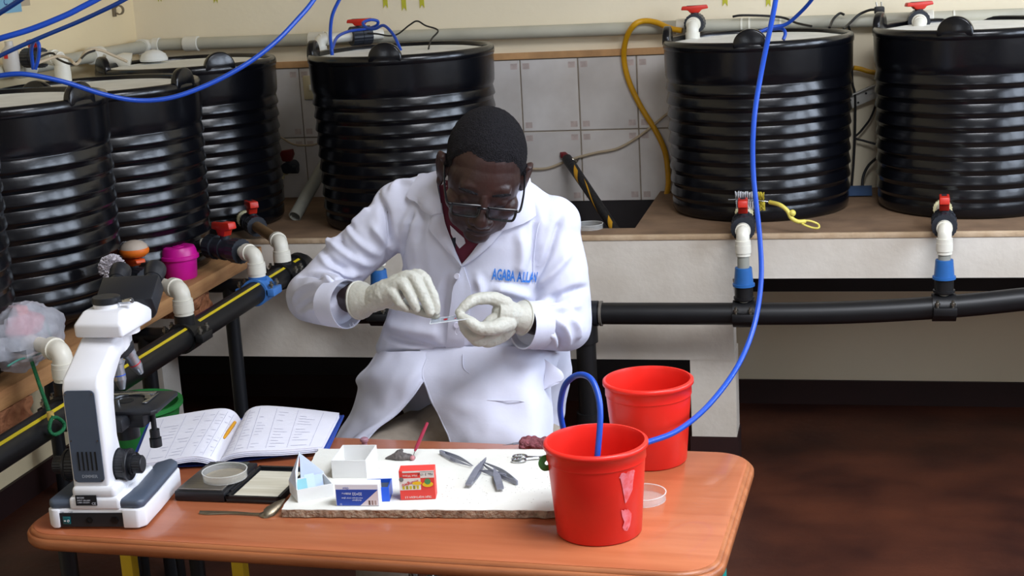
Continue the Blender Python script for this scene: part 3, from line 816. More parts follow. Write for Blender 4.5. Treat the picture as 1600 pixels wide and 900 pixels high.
# pole wrapped in black and yellow tape
a, b = at(886, 248, y=4.94), at(962, 360, y=4.55)
tp_ = thing('taped_pole', 'tubular pole wrapped in black and yellow tape leaning on the tiles', 'pole', b)
v = a - b
low = -v.normalized() * .25
obj('pole', tube([low, v * .25, v * .6, v], [.014, .0155, .0165, .0175], 18, 4), mat('black_tape', (20, 21, 26), .5, bump=.25, bscale=90), tp_)
zax = v.normalized()
xs = zax.orthogonal().normalized(); ys = zax.cross(xs)
cdir = (CAM_POS - b).normalized()
a0_ = math.atan2(cdir.dot(ys), cdir.dot(xs))
for k, (u0, u1, rr, w0) in enumerate(((.0, .10, .0160, .5), (.28, .60, .0176, .9), (.68, .80, .0176, .6))):
    V, F = [], []
    for i in range(11):
        for j in range(2):
            t_ = i / 10
            aa = a0_ - 1.0 + 1.5 * t_ + (j - .5) * w0 * .2
            u = (u0 + (u1 - u0) * t_) + (j - .5) * .09
            V.append(tuple(v * u + (xs * math.cos(aa) + ys * math.sin(aa)) * rr))
    for i in range(10): F.append((2 * i, 2 * i + 1, 2 * i + 3, 2 * i + 2))
    obj('yellow_tape_turn', (V, F), mat('yellow_tape', (212, 156, 30), .5), tp_)
obj('tip_cap', align(jn(cyl(.012, .022, 12), mv(box(.022, .018, .016, bev=.003), .004, 0, .028)), v, v * 1.1), mat('dark_red_cap', (120, 26, 34), .45), tp_)
obj('wire_end', tube([v * .98, v * .98 + Vector((.02, -.02, .006)), v + Vector((.035, -.02, -.01)), v + Vector((.045, -.015, .004))], .003, 8, 5), m_brass, tp_)
# clear dishes
m_clear = mat('clear_polystyrene', (230, 230, 226), .12, alpha=.16, spec=.6)
m_clearrim = mat('clear_dish_rim', (236, 236, 232), .15, alpha=.5, spec=.6)
def dish(r, h, lab, loc, th=.0012, liquid=False):
    t = thing('petri_dish', lab, 'dish', loc, 0)
    obj('wall', lathe([(r, 0), (r + .001, h), (r - th + .001, h), (r - th, th), (r, 0)], 48), m_clear, t, angle=30)
    obj('base', lathe([(0, 0), (r - .0005, 0), (r - th, th), (0, th)], 48), m_clear, t)
    obj('rim', lathe([(r + .0012, h - .0008), (r + .0014, h + .0003), (r - .0006, h + .0003), (r - .0006, h - .0008), (r + .0012, h - .0008)], 48), m_clearrim, t)
    if liquid: obj('liquid', lathe([(0, th), (r - th * 1.2, th), (r - th * 1.2, .004), (0, .004)], 40), mat('cloudy_liquid', (196, 184, 160), .15, alpha=.35), t)
    return t
pl = at(921, 357, z=LZ)
dish(.041, .015, 'clear shallow dish lying on the bench edge beside the taped pole', (pl.x, pl.y, LZ + .0005))
# blue cloth scrap behind
cb = at(1335, 308, z=LZ)
gg = grid_patch([[Vector((cb.x - .05 + .035 * i, cb.y + .06 * j, LZ + .004 + .018 * ((i * 3 + j * 2) % 3) / 2)) for i in range(4)] for j in range(3)], .002, 3)
tag(obj('blue_cloth', gg, mat('blue_cloth', (60, 84, 120), .9)), 'crumpled blue cloth on the bench between the right tanks', 'cloth')
# bottle brush lying on the drain valve
bc = at(1172, 313, y=4.22)
bz = .862
bc = Vector((-.284, 4.235, .85))
bb_ = thing('bottle_brush', 'bottle brush with white and yellow bristles and yellow handle over the valve', 'brush', bc)
wire = [p - bc for p in (at(1138, 312, y=4.235), at(1165, 312, y=4.235), at(1200, 315, y=4.235))]
obj('wire', tube(wire, .0022, 8, 4), m_chrome, bb_)
def bristles(x0, x1, turns, r, m, nm, wd=.0011):
    V, F = [], []
    N = int(turns * 26)
    A, B = wire[0], wire[2]
    for i in range(N):
        t = i / N
        c = A.lerp(B, x0 + (x1 - x0) * t)
        an = 2 * PI * turns * t
        dv = Vector((0, math.cos(an), math.sin(an)))
        k = len(V)
        tip = c + dv * r * random.uniform(.92, 1.05) + Vector((random.uniform(-.002, .002), 0, 0))
        s = Vector((wd, 0, 0)); u = Vector((0, -dv.z, dv.y)) * wd
        V += [tuple(c - s), tuple(c + s), tuple(tip + s), tuple(tip - s), tuple(c - u), tuple(c + u), tuple(tip + u), tuple(tip - u)]
        F += [(k, k + 1, k + 2, k + 3), (k + 4, k + 5, k + 6, k + 7)]
    o = obj(nm, (V, F), m, bb_, smooth=False, fix=False)
    o['kind'] = 'stuff'
bristles(.18, .70, 9, .026, mat('white_bristle', (214, 214, 216), .6), 'white_bristles')
bristles(.70, .92, 5, .027, mat('yellow_bristle', (206, 190, 70), .6), 'yellow_bristles')
hp_ = [p - bc for p in (at(1203, 316, y=4.235), at(1218, 320, y=4.20), at(1230, 329, y=4.19), at(1236, 340, y=4.19), at(1246, 346, y=4.19), at(1258, 346, y=4.20))]
m_yplas = mat('pale_yellow_plastic', (222, 206, 96), .4)
obj('handle', jn(tube(hp_, .0062, 12, 5), ball(tuple(at(1238, 333, y=4.19) - bc), .010)), m_yplas, bb_)
lp = [p - bc for p in (at(1250, 346, y=4.20), at(1264, 345, y=4.20), at(1278, 350, y=4.20), at(1279, 356, y=4.19), at(1270, 356, y=4.19), at(1256, 351, y=4.19), at(1250, 346, y=4.20))]
obj('hanging_loop', tube(lp, .0030, 8, 5), m_yplas, bb_)

# pink tub
pj = at(282, 437, z=SZ)
tub = thing('plastic_tub', 'bright pink plastic tub with matching lid on the plank shelf', 'tub', (-1.835, 3.765, SZ))
m_pink = mat('pink_plastic', (206, 20, 146), .35, var=.06, scale=20)
obj('tub_body', lathe([(0, 0), (.042, 0), (.045, .004), (.0485, .060), (.0485, .064), (.045, .064), (.043, .006), (0, .005)], 40), m_pink, tub)
obj('lid', lathe([(.0535, .056), (.055, .058), (.0545, .066), (.0505, .068), (.0485, .080), (.044, .090), (.036, .0925), (.018, .090), (0, .0895), (0, .086), (.046, .078), (.050, .058), (.0535, .056)], 40), m_pink, tub)
obj('lid_boss', mv(jn(cyl(.012, .002, 20, z0=.0895), ring(.016, .014, .002, 24, .0895)), 0, 0, 0), m_pink, tub)
# round float resting on the orange valve
of = Vector((-1.786, 3.412, .893))
fl = thing('round_float', 'round orange float with a pale grey dome behind the microscope eyepieces', 'float', (of.x, of.y, of.z))
obj('orange_band', mv(lathe([(0, -.016), (.026, -.014), (.036, -.006), (.038, .002), (.036, .008), (0, .008)], 32), 0, 0, 0), mat('orange_plastic', (226, 112, 28), .45), fl)
obj('grey_dome', lathe([(.0355, .007), (.033, .015), (.024, .023), (.011, .0275), (0, .0285), (0, .007)], 32), mat('warm_grey_plastic', (186, 172, 158), .55, var=.1, scale=30), fl)
# white round brush behind the eyepieces
wb = at(175, 418, x=-1.735)
wbt = thing('dish_brush', 'white tufted round brush beside the eyepieces of the microscope', 'brush', wb)
V, F = [], []
for i in range(420):
    u = random.uniform(-1, 1); a = random.uniform(0, 2 * PI); s = math.sqrt(1 - u * u)
    dv = Vector((s * math.cos(a), s * math.sin(a), u))
    tip = dv * .033 * random.uniform(.9, 1.04)
    t1 = dv.orthogonal().normalized() * .0024; t2 = dv.cross(t1)
    k = len(V)
    base = dv * .012
    V += [tuple(base - t1), tuple(base + t1), tuple(tip + t1), tuple(tip - t1), tuple(base - t2), tuple(base + t2), tuple(tip + t2), tuple(tip - t2)]
    F += [(k, k + 1, k + 2, k + 3), (k + 4, k + 5, k + 6, k + 7)]
o = obj('bristle_tufts', (V, F), mat('white_tufts', (214, 208, 212), .7), wbt, smooth=False, fix=False); o['kind'] = 'stuff'
obj('brush_core', ball((0, 0, 0), .026), mat('white_tufts', (214, 208, 212), .7), wbt)
obj('brush_stem', tube([(0, 0, 0), (.005, -.02, -.04), (.0, -.035, -.085)], .007, 10, 4), m_pvc, wbt)

# hand net with a green frame and cord
nb = Vector((-1.735, 2.80, SZ))
net = thing('hand_net', 'translucent white net bag with green cord on the plank shelf', 'net', nb)
m_net = mat('white_netting', (214, 216, 226), .8, var=.15, scale=60, alpha=.46)
def lump(n=44, m=26):
    V, F = [], []
    for i in range(m + 1):
        ph = PI * i / m
        for j in range(n):
            th_ = 2 * PI * j / n
            dv = Vector((math.sin(ph) * math.cos(th_), math.sin(ph) * math.sin(th_), math.cos(ph)))
            s = 1 + .20 * mnoise.noise(dv * 1.8 + Vector((3, 1, 7))) + .14 * abs(mnoise.noise(dv * 4)) + .06 * mnoise.noise(dv * 9)
            V.append((dv.x * .066 * s, dv.y * .120 * s, dv.z * .070 * s))
    for i in range(m):
        for j in range(n):
            a = i * n + j; b = i * n + (j + 1) % n
            F.append((a, b, b + n, a + n))
    return V, F
nc = at(38, 530, x=-1.745) - nb
nc.z = max(nc.z, .078) + .008
obj('net_bag', mv(lump(), *nc), m_net, net)
obj('red_content', mv(([(p[0] * .5, p[1] * .5, p[2] * .42) for p in lump(18, 10)[0]], lump(18, 10)[1]), nc.x, nc.y + .005, nc.z + .022), mat('red_scrap', (196, 60, 76), .8, var=.2, scale=30), net)
rim = [p - nb for p in (at(12, 572, x=-1.70), at(30, 562, x=-1.70), at(50, 557, x=-1.70), at(68, 550, x=-1.70), at(82, 543, x=-1.70), at(80, 526, x=-1.71), at(72, 508, x=-1.72), at(66, 499, x=-1.73))]
obj('net_frame', tube(rim, .0022, 8, 4), mat('teal_cord', (70, 130, 116), .6), net)
m_gcord = mat('green_cord', (22, 104, 62), .6, bump=.6, bscale=160)
cd = [p - nb for p in (at(47, 557, x=-1.70), at(54, 578, x=-1.685), at(63, 605, x=-1.65), at(72, 630, x=-1.60), at(79, 650, x=-1.565))]
obj('cord', tube(cd, .0042, 10, 6), m_gcord, net)
obj('knot', mv(lathe([(0, -.010), (.0065, -.008), (.0075, 0), (.0065, .009), (0, .010)], 14), *cd[-1]), mat('straw_binding', (196, 164, 84), .7), net)
lp = [p - nb for p in (at(80, 652, x=-1.56), at(90, 653, x=-1.56), at(100, 662, x=-1.56), at(98, 672, x=-1.56), at(86, 679, x=-1.56), at(78, 674, x=-1.56), at(78, 662, x=-1.56), at(82, 652, x=-1.56))]
obj('cord_loop', tube(lp, .0040, 10, 6), m_gcord, net)

# left wall: poster, pipe clip, cap fittings
po_ = at(18, 5, x=X0 + .004)
ps = thing('wall_poster', 'pale blue poster corner with handwriting high on the left wall', 'poster', (X0 + .003, po_.y, po_.z))
pA, pB = at(34, 18, x=X0 + .003), at(-40, 23, x=X0 + .003)
w_ = abs(pA.y - pB.y)
obj('sheet', bb(-.001, .001, pB.y - po_.y, pA.y - po_.y, pA.z - po_.z, .25), mat('pale_blue_paper', (128, 176, 200), .8), ps)
for k, (tx, dy, dz, sz) in enumerate((('13', .005, .005, .028), ('2', .03, .014, .022), ('C', -.045, -.004, .03))):
    g = text_geo(tx, sz, .0004, .0002)
    g = xf(g, Matrix(((0, 0, 1, .0014), (1, 0, 0, dy), (0, 1, 0, dz), (0, 0, 0, 1))))
    obj('pen_writing', g, mat('blue_ink', (40, 60, 120), .7), ps, smooth=False)
pt_ = at(40, 3, x=X0 + .004)
tag(obj('masking_tape', bb(-.0005, .001, -.04, .03, -.012, .02), m_beige, loc=(X0 + .0006, pt_.y, pt_.z)), 'scrap of masking tape beside the pale blue poster', 'tape')
pc_ = at(178, 16, x=X0 + .004)
cl = thing('pipe_clip', 'empty brown pipe clip screwed to the left wall', 'clip', (X0, pc_.y, pc_.z))
obj('clip_base', bb(-.002, .010, -.008, .007, -.022, .022, .002), mat('brown_plastic', (120, 106, 84), .6), cl)
obj('clip_arc', mv(rot(lathe([(.013, -.006), (.017, -.006), (.017, .006), (.013, .006), (.013, -.006)], 20, RAD(40), RAD(320)), PI / 2, 0, PI), .024, 0, 0), mat('brown_plastic', (120, 106, 84), .6), cl)
q = at(242, 84, x=-2.3)
wd = at(240, 88, y=4.62)
o = obj('white_float_cap', lathe([(0, .0), (.045, 0), (.047, .006), (.040, .022), (.022, .034), (0, .038)], 32), m_lid, loc=(wd.x, wd.y, max(wd.z - .015, SZ + .527)))
tag(o, 'white domed cap lying on the lid of the corner tank', 'cap')
q = at(172, 80, x=-2.40)
o = thing('pipe_fitting', 'white flared pipe fitting behind the second tank of the left row', 'fitting', (-2.33, q.y, SZ + .545))
obj('flared_cone', rot(lathe([(0, 0), (.035, 0), (.030, .03), (.018, .05), (.017, .08), (0, .08)], 24), 0, -PI / 2.4, .4), m_pvc, o)
q = at(40, 85, x=-2.35)
o = thing('plastic_bottle', 'small clear bottle with a red mark behind the large left tank', 'bottle', (-2.40, q.y, 1.32))
obj('bottle_body', lathe([(0, 0), (.022, 0), (.024, .01), (.024, .06), (.012, .075), (.012, .088), (0, .088)], 20), mat('cloudy_plastic', (196, 190, 182), .35), o)
obj('red_mark', mv(box(.012, .002, .012), .0, -.0245, .045), mat('red_print', (205, 40, 40), .6), o)
# ------------------------------------------------------------------ work table
TZ = .66
TROT = RAD(-2.7)
TC = Vector((-.795, 2.403, 0))
m_wood = mat('varnished_table_wood', (180, 106, 70), .30, var=.18, scale=3.0, rgb2=(164, 90, 56), bump=.03, bscale=40, stretch=(1.2, 14, 14), coat=.25)
m_woode = mat('table_edge_wood', (170, 104, 64), .38, var=.25, scale=4, rgb2=(142, 80, 46), bump=.06, bscale=60, stretch=(1.5, 12, 12))
TWD, TDP = 1.235, .565
table = thing('work_table', 'varnished orange-brown wooden table with rounded corners in the foreground', 'table', TC, TROT)
def loft_rr(levels, n=9, r=.075):
    V, F = [], []
    for inset, z in levels:
        for x, y in rrect(TWD - 2 * inset, TDP - 2 * inset, max(r - inset, .01), n): V.append((x, y, z))
    m = 4 * (n + 1)
    for i in range(len(levels) - 1):
        for j in range(m): F.append((i * m + j, i * m + (j + 1) % m, (i + 1) * m + (j + 1) % m, (i + 1) * m + j))
    F.append(tuple(range(m - 1, -1, -1))); F.append(tuple(range((len(levels) - 1) * m, len(levels) * m)))
    return V, F
obj('edge_moulding', loft_rr([(.012, TZ - .030), (.004, TZ - .028), (0, TZ - .022), (0, TZ - .012), (.003, TZ - .008), (.0055, TZ - .0078), (.0055, TZ - .0055), (.0095, TZ - .002), (.014, TZ - .0012)]), m_woode, table, angle=50)
obj('table_top', loft_rr([(.0125, TZ - .006), (.0125, TZ - .0008), (.0140, TZ)]), m_wood, table)
obj('apron', jn(bb(-.52, .52, -.02, .02, TZ - .06, TZ - .03), bb(-.54, -.52, -.1, .1, TZ - .06, TZ - .03), bb(.52, .54, -.1, .1, TZ - .06, TZ - .03)), m_bsteel, table)
m_teal = mat('teal_enamel', (24, 150, 140), .4)
m_yleg = mat('yellow_enamel', (212, 176, 24), .4, var=.1, scale=20)
for x, y, mm in ((-.545, -.225, m_bsteel), (-.545, .225, m_bsteel), (.545, .225, m_teal)):
    obj('leg', rod((x * 1.0, y, 0), (x, y, TZ - .03), .016, 16), mm, table)
obj('leg', tube([(.560, -.225, 0), (.571, -.236, .3), (.574, -.240, .55), (.560, -.225, TZ - .03)], .016, 14, 5), m_teal, table)
for px_l in (203, 375):
    lp_ = Matrix.Rotation(-TROT, 4, 'Z') @ (at(px_l, 885, y=2.47) - TC)
    obj('leg', bb(lp_.x - .0125, lp_.x + .0125, lp_.y - .0125, lp_.y + .0125, 0, TZ - .03, .002), m_yleg, table)

def tab(px, py, z=TZ):
    return at(px, py, z=z)
# ------------------------------------------------------------------ foam board
m_foam = mat('white_foam_board', (226, 226, 218), .8, var=.08, scale=9, bump=.05, bscale=90)
m_foamedge = mat('crumbly_foam_edge', (186, 162, 138), .95, var=.45, scale=70, rgb2=(128, 106, 88), bump=1.0, bscale=120)
BT = .016
c0, c1, c2, c3 = tab(440, 796, TZ + BT), tab(880, 797, TZ + BT), tab(858, 702, TZ + BT), tab(498, 701, TZ + BT)
board = thing('foam_board', 'white crumbly-edged board carrying boxes and forceps on the table', 'board', ((c0.x + c1.x) / 2, c0.y, TZ))
bo = Vector(board.location)
def edge_pts(a, b, n, jit):
    return [a.lerp(b, i / n) + Vector((random.uniform(-jit, jit), random.uniform(-jit, jit), 0)) for i in range(n)]
ol = edge_pts(c0, c1, 46, .0012) + edge_pts(c1, c2, 26, .0012) + edge_pts(c2, c3, 40, .0010) + edge_pts(c3, c0, 26, .0014)
top = [(p.x - bo.x, p.y - bo.y) for p in ol]
n = len(top)
V = [(x, y, BT - .0012) for x, y in top] + [(x * 1.0, y, .0012 + random.uniform(0, .001)) for x, y in [(x + random.uniform(-.002, .002), y + random.uniform(-.002, .002)) for x, y in top]]
F = [(i, (i + 1) % n, n + (i + 1) % n, n + i) for i in range(n)] + [tuple(range(2 * n - 1, n - 1, -1)), tuple(range(n))]
obj('foam_core', (V, F), m_foamedge, board)
V2 = [(x, y, BT - .0015) for x, y in top] + [(x, y, BT) for x, y in top]
obj('white_face', (V2, [(i, (i + 1) % n, n + (i + 1) % n, n + i) for i in range(n)] + [tuple(range(n - 1, -1, -1)), tuple(range(n, 2 * n))]), m_foam, board, smooth=False)
# scuffs and specks on the board
m_speck = mat('dark_specks', (112, 104, 88), .9)
V, F = [], []
for i in range(150):
    px, py = random.uniform(690, 860), random.uniform(745, 790)
    if i > 110: px, py = random.uniform(520, 850), random.uniform(705, 785)
    p = tab(px, py, TZ + BT); s = random.uniform(.0003, .0008)
    k = len(V)
    V += [(p.x - bo.x - s, p.y - bo.y - s, BT + .0002), (p.x - bo.x + s, p.y - bo.y - s, BT + .0002), (p.x - bo.x + s, p.y - bo.y + s, BT + .0002), (p.x - bo.x - s, p.y - bo.y + s, BT + .0002)]
    F.append((k, k + 1, k + 2, k + 3))
o = obj('specks', (V, F), m_speck, board, smooth=False); o['kind'] = 'stuff'
BZT = TZ + BT

# ------------------------------------------------------------------ buckets
m_red = mat('red_bucket_plastic', (226, 42, 32), .34, var=.06, scale=14, spec=.45)
def bucket(lab, c, s, rt, rb, h, label_scar=False):
    t = thing('red_bucket', lab, 'bucket', c, 0, 'red plastic buckets')
    obj('shell', lathe([(0, 0), (rb - .003, 0), (rb, .003), (rt * .965, h * .80), (rt * .968, h * .815), (rt * .985, h * .82), (rt * .985, h * .93), (rt - .0, h * .935), (rt + .003, h * .95), (rt + .003, h * .985), (rt, h), (rt - .003, h), (rt - .005, h * .96), (rt * .95, h * .80), (rb - .003, .004), (0, .004)], 64), m_red, t, angle=60)
    if label_scar:
        V, F = [], []
        rows = [(.124, -.04, .15), (.121, -.02, .20), (.118, -.02, .19), (.115, -.03, .17), (.10, -.03, .13), (.09, -.04, .12), (.08, -.02, .06), (.072, 0, .02)]
        rows2 = [(.060, .03, .10), (.050, -.03, .12), (.040, -.04, .10), (.030, -.02, .10), (.022, .0, .02)]
        az = math.atan2(-c[1], -c[0]) + .62
        gs = []
        for R_ in (rows, rows2):
            k = 0; V, F = [], []
            for i, (z, o_, w_) in enumerate(R_):
                rr = rb + (rt * .965 - rb) * z / (h * .80) + .0012
                for j in range(7):
                    a = az - (o_ + w_ * (1 - j / 3) + random.uniform(-.02, .02))
                    V.append((rr * math.cos(a), rr * math.sin(a), z + random.uniform(-.002, .002)))
            for i in range(len(R_) - 1):
                for j in range(6): F.append((i * 7 + j, i * 7 + j + 1, i * 7 + j + 8, i * 7 + j + 7))
            gs.append((V, F))
        obj('torn_label', jn(*gs), mat('torn_paper', (222, 128, 138), .8, var=.5, scale=90, rgb2=(218, 70, 66)), t)
    return t
b1 = (-.402, 2.257, TZ)
bucket('front red bucket with a torn label scar and blue hose inside', b1, 1, .0830, .0705, .158, True)
bucket('rear red bucket without label standing behind the front bucket', (-.360, 2.600, TZ), 1, .081, .0675, .158)
# green strip caught on the front bucket
gl = [p for p in (at(862, 715, y=2.24), at(851, 716, y=2.235), at(846, 724, y=2.23), at(851, 731, y=2.228), at(861, 730, y=2.235))]
o = obj('green_strip', mv(tube([p - gl[0] for p in gl], .0055, 8, 6, flat=.25), 0, 0, 0), mat('green_leaf_strip', (70, 128, 62), .5, var=.2, scale=60), loc=gl[0])
tag(o, 'curled green strip sticking out left of the front bucket rim', 'strip')

# dishes on the table
p = tab(1003, 780)
dish(.040, .014, 'clear round dish on the table right of the front bucket', (p.x + .002, p.y - .002, TZ + .0004))
# pocket scale
s0, s1 = tab(352, 786), tab(270, 783)
sa = math.atan2((s0 - s1).y, (s0 - s1).x)
M = Matrix.Translation((s1.x, s1.y, TZ)) @ Matrix.Rotation(sa, 4, 'Z')
scale = thing('pocket_scale', 'open black pocket scale with steel plate and dish on it', 'scale', (s1.x + .004, s1.y, TZ), sa)
m_bplas = mat('black_plastic', (20, 21, 25), .4, var=.15, scale=30)
SW, SD = .098, .158
obj('scale_body', mv(box(SW, SD, .019, bev=.003), SW / 2, SD / 2, .0098), m_bplas, scale)
obj('steel_plate', mv(box(SW - .012, SD - .038, .004, bev=.001), SW / 2 - .001, SD / 2 - .011, .0208), mat('brushed_steel', (150, 146, 140), .32, .9, var=.15, scale=6, stretch=(1, 30, 30)), scale)
obj('display', mv(box(SW - .03, .022, .003, bev=.001), SW / 2, SD - .014, .0195), mat('display_grey', (60, 66, 62), .2), scale)
lid = obj('cover', mv(jn(box(SW + .006, SD, .008, bev=.003), box(SW + .006, .006, .006, (0, SD / 2 - .003, .006)), box(SW + .006, .006, .006, (0, -SD / 2 + .003, .006)), box(.006, SD, .006, (SW / 2, 0, .006)), box(.006, SD, .006, (-SW / 2, 0, .006))), SW * 1.5 + .005, SD / 2, .0045), m_bplas, scale)
obj('paper_sheet', mv(box(SW - .012, SD - .03, .0012), SW * 1.5 + .006, SD / 2 - .004, .0094), mat('striped_paper', (216, 212, 196), .7, var=.3, scale=6, rgb2=(178, 170, 146), stretch=(.5, 9, 1)), lid)
obj('hinge', rot(cyl(.004, SD * .7, 12), -PI / 2, 0, 0), m_bplas, scale).location = (SW + .001, SD * .15, .012)
p = tab(352, 746, TZ + .024)
dish(.0405, .015, 'clear dish with cloudy liquid standing on the pocket scale', (p.x, p.y, TZ + .0235), liquid=True)
# teaspoon
sp0 = tab(312, 803)
def tp2(px, py, dz): 
    v = tab(px, py) - sp0; v.z = dz; return v
spn = thing('teaspoon', 'dull metal teaspoon lying with its bowl tilted on the board edge', 'spoon', sp0)
m_spoon = mat('tarnished_steel', (126, 116, 98), .35, .85, var=.2, scale=30)
obj('spoon_handle', tube([tp2(312, 803, .003), tp2(325, 804, .003), tp2(360, 804, .0035), tp2(395, 806, .0035), tp2(408, 807, .004)], [.0035, .0045, .003, .0025, .003], 10, 5, flat=.45), m_spoon, spn)
obj('spoon_bowl', tube([tp2(406, 807, .004), tp2(414, 808, .005), tp2(424, 805, .009), tp2(436, 800, .014), tp2(447, 795, .019)], [.003, .009, .011, .008, .001], 12, 5, flat=.35), m_spoon, spn)

# ------------------------------------------------------------------ boxes on the board
m_card = mat('white_card', (226, 226, 224), .7, var=.05, scale=12)
def open_box(lab, c, rz, w, d, h, m, inner=None, th=.0016):
    t = thing('card_box', lab, 'box', c, rz)
    for n_, g in (('wall', bb(-w / 2, w / 2, -d / 2, -d / 2 + th, 0, h)), ('wall', bb(-w / 2, w / 2, d / 2 - th, d / 2, 0, h)), ('wall', bb(-w / 2, -w / 2 + th, -d / 2 + th, d / 2 - th, 0, h)), ('wall', bb(w / 2 - th, w / 2, -d / 2 + th, d / 2 - th, 0, h)), ('bottom', bb(-w / 2 + th, w / 2 - th, -d / 2 + th, d / 2 - th, 0, th))):
        obj(n_, g, m, t, smooth=False)
    return t
q0, q1 = tab(519, 748, BZT), tab(573, 748, BZT)
an = math.atan2((q1 - q0).y, (q1 - q0).x)
cw = (q1 - q0).length
cc = (q0 + q1) / 2 + Matrix.Rotation(an, 3, 'Z') @ Vector((0, .045, 0))
wbx = open_box('empty open white card box on the board beside the notebook corner', (cc.x, cc.y, BZT + .0003), an, cw, .085, .034, m_card)
# box with leaning glove paper
q0, q1 = tab(466, 786, BZT), tab(522, 775, BZT)
an = math.atan2((q1 - q0).y, (q1 - q0).x); cw = (q1 - q0).length
cc = (q0 + q1) / 2 + Matrix.Rotation(an, 3, 'Z') @ Vector((0, .030, 0))
bx2 = open_box('white card box with raised lid and pale blue papers inside', (cc.x, cc.y, BZT + .0003), an, cw, .058, .023, m_card)
obj('raised_lid', [(-cw / 2, -.026, .023), (-cw / 2, .029, .023), (-cw / 2 + .024, .029, .072), (-cw / 2 + .006, -.004, .050), (-cw / 2 + .0012, -.026, .023), (-cw / 2 + .0012, .029, .023), (-cw / 2 + .0255, .029, .072), (-cw / 2 + .0075, -.004, .050)] and ([(-cw / 2, -.026, .023), (-cw / 2, .029, .023), (-cw / 2 + .024, .029, .072), (-cw / 2 + .006, -.004, .050), (-cw / 2 + .0015, -.026, .023), (-cw / 2 + .0015, .029, .023), (-cw / 2 + .0255, .029, .072), (-cw / 2 + .0075, -.004, .050)], [(0, 1, 2, 3), (7, 6, 5, 4), (0, 4, 5, 1), (1, 5, 6, 2), (2, 6, 7, 3), (3, 7, 4, 0)]), mat('blue_white_card', (204, 214, 232), .7), bx2, smooth=False)
obj('lid_flap', ([(-cw / 2 + .022, .0295, .023), (cw / 2, .0295, .023), (cw / 2, .0295, .026), (.006, .0295, .055), (-cw / 2 + .024, .0295, .070), (-cw / 2 + .022, .0285, .023), (cw / 2, .0285, .023), (cw / 2, .0285, .026), (.006, .0285, .055), (-cw / 2 + .024, .0285, .070)], [(0, 1, 2, 3, 4), (9, 8, 7, 6, 5), (0, 5, 6, 1), (1, 6, 7, 2), (2, 7, 8, 3), (3, 8, 9, 4), (4, 9, 5, 0)]), mat('blue_white_card', (204, 214, 232), .7), bx2, smooth=False)
for k, (x0, x1, hh, cl_) in enumerate(((-.026, -.008, .030, (140, 196, 204)), (-.010, .008, .036, (196, 214, 234)), (.006, .024, .032, (188, 206, 232)))):
    obj('paper_slip', rot(bb(x0, x1, -.012 + k * .006, -.0105 + k * .006, .003, hh), RAD(-18), 0, 0), mat('slip_paper_%d' % k, cl_, .7), bx2, smooth=False)
# blue slide box lying on its side, printed face to the camera
q0, q1 = tab(525, 791, BZT), tab(592, 791, BZT)
an = math.atan2((q1 - q0).y, (q1 - q0).x); cw = (q1 - q0).length
sb = thing('cover_glass_box', 'blue and white cover glass box standing on the front of the board', 'box', ((q0.x + q1.x) / 2, (q0.y + q1.y) / 2 + .012, BZT + .0004), an)
m_pblue = mat('print_blue', (38, 72, 170), .5)
m_ppink = mat('print_pinkwhite', (222, 208, 212), .6)
m_pwhite = mat('print_white', (228, 230, 240), .6)
bd_ = .024; bh = .040
obj('carton', mv(box(cw, bd_, bh, bev=.0006, seg=1), 0, 0, bh / 2), m_pwhite, sb, smooth=False)
fy = -bd_ / 2 - .0004
def face(poly, m, nm, y=fy, dy=.0003):
    g = rot(prism(poly, dy), PI / 2, 0, 0)
    return obj(nm, mv(g, 0, y + dy, 0), m, sb, smooth=False)
face([(-cw / 2 + .001, .001), (cw / 2 - .001, .001), (cw / 2 - .001, bh * .76), (-cw / 2 + .001, bh * .76)], m_pblue, 'blue_panel')
face([(cw * .06, .001), (cw / 2 - .001, .001), (cw / 2 - .001, bh * .74)], m_ppink, 'pink_corner', fy - .0003)
def printed(s, x, z, size, m, rot180=True, parent=None, y=None, bold=0.0, nm='printed_text'):
    g = text_geo(s, size, bold, .0001)
    if rot180: g = [(-p[0], -p[1], p[2]) for p in g[0]], g[1]
    g = xf(g, Matrix(((1, 0, 0, x), (0, 0, -1, y), (0, 1, 0, z), (0, 0, 0, 1))))
    o = obj(nm, g, m, parent, smooth=False)
    return o
m_tw = mat('text_white', (214, 220, 240), .6)
printed('22×22 mm', cw * .12, bh * .62, .0068, m_tw, parent=sb, y=fy - .0004, bold=.0001)
printed('100 Pcs', -cw * .18, bh * .62, .0042, m_tw, parent=sb, y=fy - .0004)
printed('microscope cover glass', cw * .13, bh * .40, .0040, m_tw, parent=sb, y=fy - .0004)
printed('deckglaser', cw * .10, bh * .30, .0040, m_tw, parent=sb, y=fy - .0004)
printed('22', -cw * .36, bh * .12, .004, m_tw, parent=sb, y=fy - .0004)
for k in range(3):
    face([(cw * (.26 + .07 * k), bh * .06), (cw * (.30 + .07 * k), bh * .06), (cw * (.30 + .07 * k), bh * .26), (cw * (.26 + .07 * k), bh * .26)], mat('print_brown_%d' % k, ((96, 66, 60), (150, 120, 116), (176, 150, 146))[k], .6), 'print_symbol', fy - .0006)
printed('Glass', -cw * .18, bh * .86, .005, m_pblue, parent=sb, y=fy + .0001)
